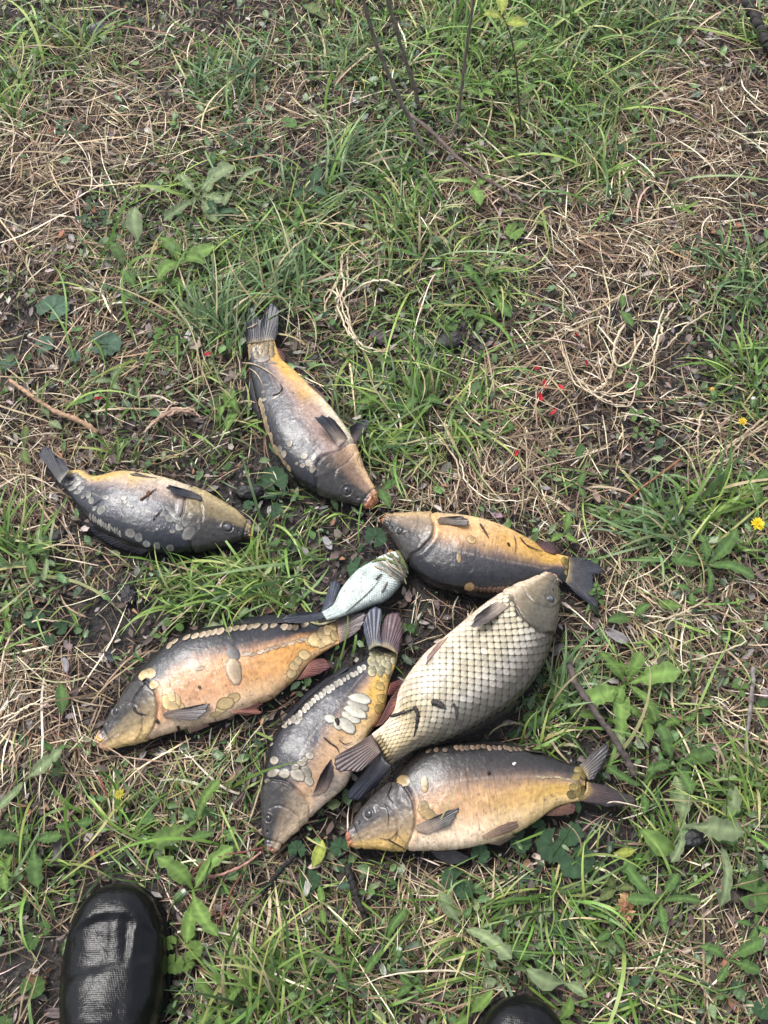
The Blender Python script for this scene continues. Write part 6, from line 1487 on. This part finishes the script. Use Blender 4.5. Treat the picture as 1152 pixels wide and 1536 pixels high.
on_fish("thin dark stem on the left fish back", cv(cA, (342,372),(362,356),(382,340)), .0018, MUD)
on_fish("straight dark stem on the left fish middle", cv(cA, (620,440),(640,415),(665,385)), .0016, MUD)
on_fish("pale dry straw across the uppermost fish tail base", cv(cB, (100,500),(170,512),(230,535),(300,580),(360,635)), .0022, DRY)
on_fish("second pale straw on the uppermost fish back", cv(cB, (150,540),(190,570),(220,610),(240,655)), .0018, DRY)
on_fish("pale grass thread curling over the uppermost fish tail fin", cv(cB, (120,280),(190,250),(245,200),(290,130),(320,60)), .0016, DRY)
on_fish("dark curled weed ring on the uppermost fish", cv(cB, (300,720),(345,705),(365,670),(350,640)), .0022, MUD)
on_fish("dark weed strand on the right fish flank", cv(cC, (695,200),(725,235),(765,255),(800,265)), .0018, MUD)
on_fish("dark weed blob on the right fish belly", cv(cC, (515,140),(535,170),(555,205)), .0032, (0.05,0.035,0.03))
on_fish("thin vertical weed on the right fish flank", cv(cC, (672,195),(678,240),(672,280)), .0014, (0.08,0.05,0.03))
on_fish("dark weed speck on the right fish side", cv(cC, (640,225),(652,242)), .004, MUD, n_=8)
on_fish("dark weed smear on the golden fish cheek", cv(cD, (210,470),(225,495),(262,505)), .0030, (0.03,0.026,0.026))
on_fish("dark thread from the golden fish nape over the cheek", cv(cD, (262,372),(230,410),(208,450),(212,490)), .0014, MUD)
on_fish("black speck on the golden fish throat", cv(cD, (300,525),(312,538)), .0050, MUD, n_=8)
on_fish("small black bit on the golden fish belly", cv(cD, (385,548),(392,570)), .0040, MUD, n_=8)
on_fish("dark speck on the golden fish flank", cv(cD, (465,392),(475,400)), .0045, (0.09,0.06,0.045), n_=8)
on_fish("black weed on the white scales of the diagonal fish", cv(cE, (528,700),(540,725),(535,742)), .0058, MUD, n_=10)
on_fish("dark thread below the white scales of the diagonal fish", cv(cE, (455,812),(500,850),(530,870),(548,905)), .0026, (0.05,0.035,0.03))
on_fish("thin curved thread on the diagonal fish belly", cv(cE, (545,825),(580,852),(625,840)), .0014, (0.06,0.045,0.035))
on_fish("dark thread across the diagonal fish tail base", cv(cE, (700,290),(760,282),(840,290),(910,270)), .0030, MUD)
on_fish("long dark weed strand beside the diagonal fish tail", cv(cE, (760,255),(850,262),(930,265),(1010,225),(1063,190)), .0030, MUD)
on_fish("dark dirty weed clump on the lowest fish nape", cv(cG, (200,205),(205,240),(195,270),(215,300)), .0032, (0.03,0.027,0.024), mat='clod')
on_fish("dark weed thread curving on the lowest fish cheek", cv(cG, (185,300),(198,345),(195,390)), .0009, MUD)
on_fish("forked thin weed on the lowest fish gill", cv(cG, (165,425),(200,430),(235,400),(228,410),(262,445)), .0009, (0.06,0.045,0.03))
on_fish("small dark weed on the lowest fish throat", cv(cG, (195,430),(240,455),(260,468)), .0018, MUD)
on_fish("white feather like fleck on the lowest fish back", cv(cG, (645,162),(652,158),(658,154)), .0040, (0.6,0.6,0.58), n_=8)
on_fish("pale straw across the lowest fish tail fin", cv(cG, (985,300),(1010,294),(1060,302),(1120,318)), .0020, (0.5,0.42,0.32))
on_fish("dark speck on the lowest fish back", cv(cG, (555,190),(566,192)), .0045, MUD, n_=8)
on_fish("curled grass blade under the silver fish tail", cv(cH, (180,712),(215,738),(275,752),(350,735),(435,695)), .0034, (0.36,0.33,0.2))
on_fish("green curled grass blade left of the silver fish belly", cv(cH, (140,385),(180,440),(250,485),(340,495),(440,470)), .0040, (0.26,0.3,0.12))
on_fish("thin dark thread along the silver fish flank", cv(cH, (480,660),(560,590),(640,520),(720,440),(790,340)), .0015, (0.10,0.10,0.08))
on_fish("dark weed on the silver fish shoulder", cv(cH, (735,385),(760,355),(785,335)), .0032, (0.06,0.055,0.045))
on_fish("dark weed bit right on the silver fish shoulder", cv(cH, (780,490),(805,455),(830,400)), .0028, (0.08,0.07,0.06))
on_fish("dry blade across the silver fish head", cv(cH, (720,270),(790,300),(860,350),(945,410)), .0036, (0.30,0.25,0.18))
on_fish("second dry blade over the silver fish gill", cv(cH, (760,230),(830,280),(900,330),(960,380)), .0030, (0.22,0.18,0.13))
on_fish("green grass blade over the silver fish head", cv(cH, (700,240),(790,215),(870,240),(970,300)), .0040, (0.12,0.15,0.06))
on_fish("short green blade over the silver fish nose", cv(cH, (820,180),(880,200),(940,240),(985,300)), .0045, (0.09,0.12,0.05))
on_fish("brown dry blade along the silver fish nape", cv(cH, (850,160),(900,230),(950,320),(985,420)), .0050, (0.16,0.13,0.09))
on_fish("olive grass blade bending over the silver fish snout", cv(cH, (900,140),(935,190),(965,250),(1000,330)), .0050, (0.13,0.14,0.06))
on_fish("pale stem lying over the silver fish gill cover", cv(cH, (790,180),(850,260),(905,300),(990,360)), .0034, (0.36,0.31,0.22))
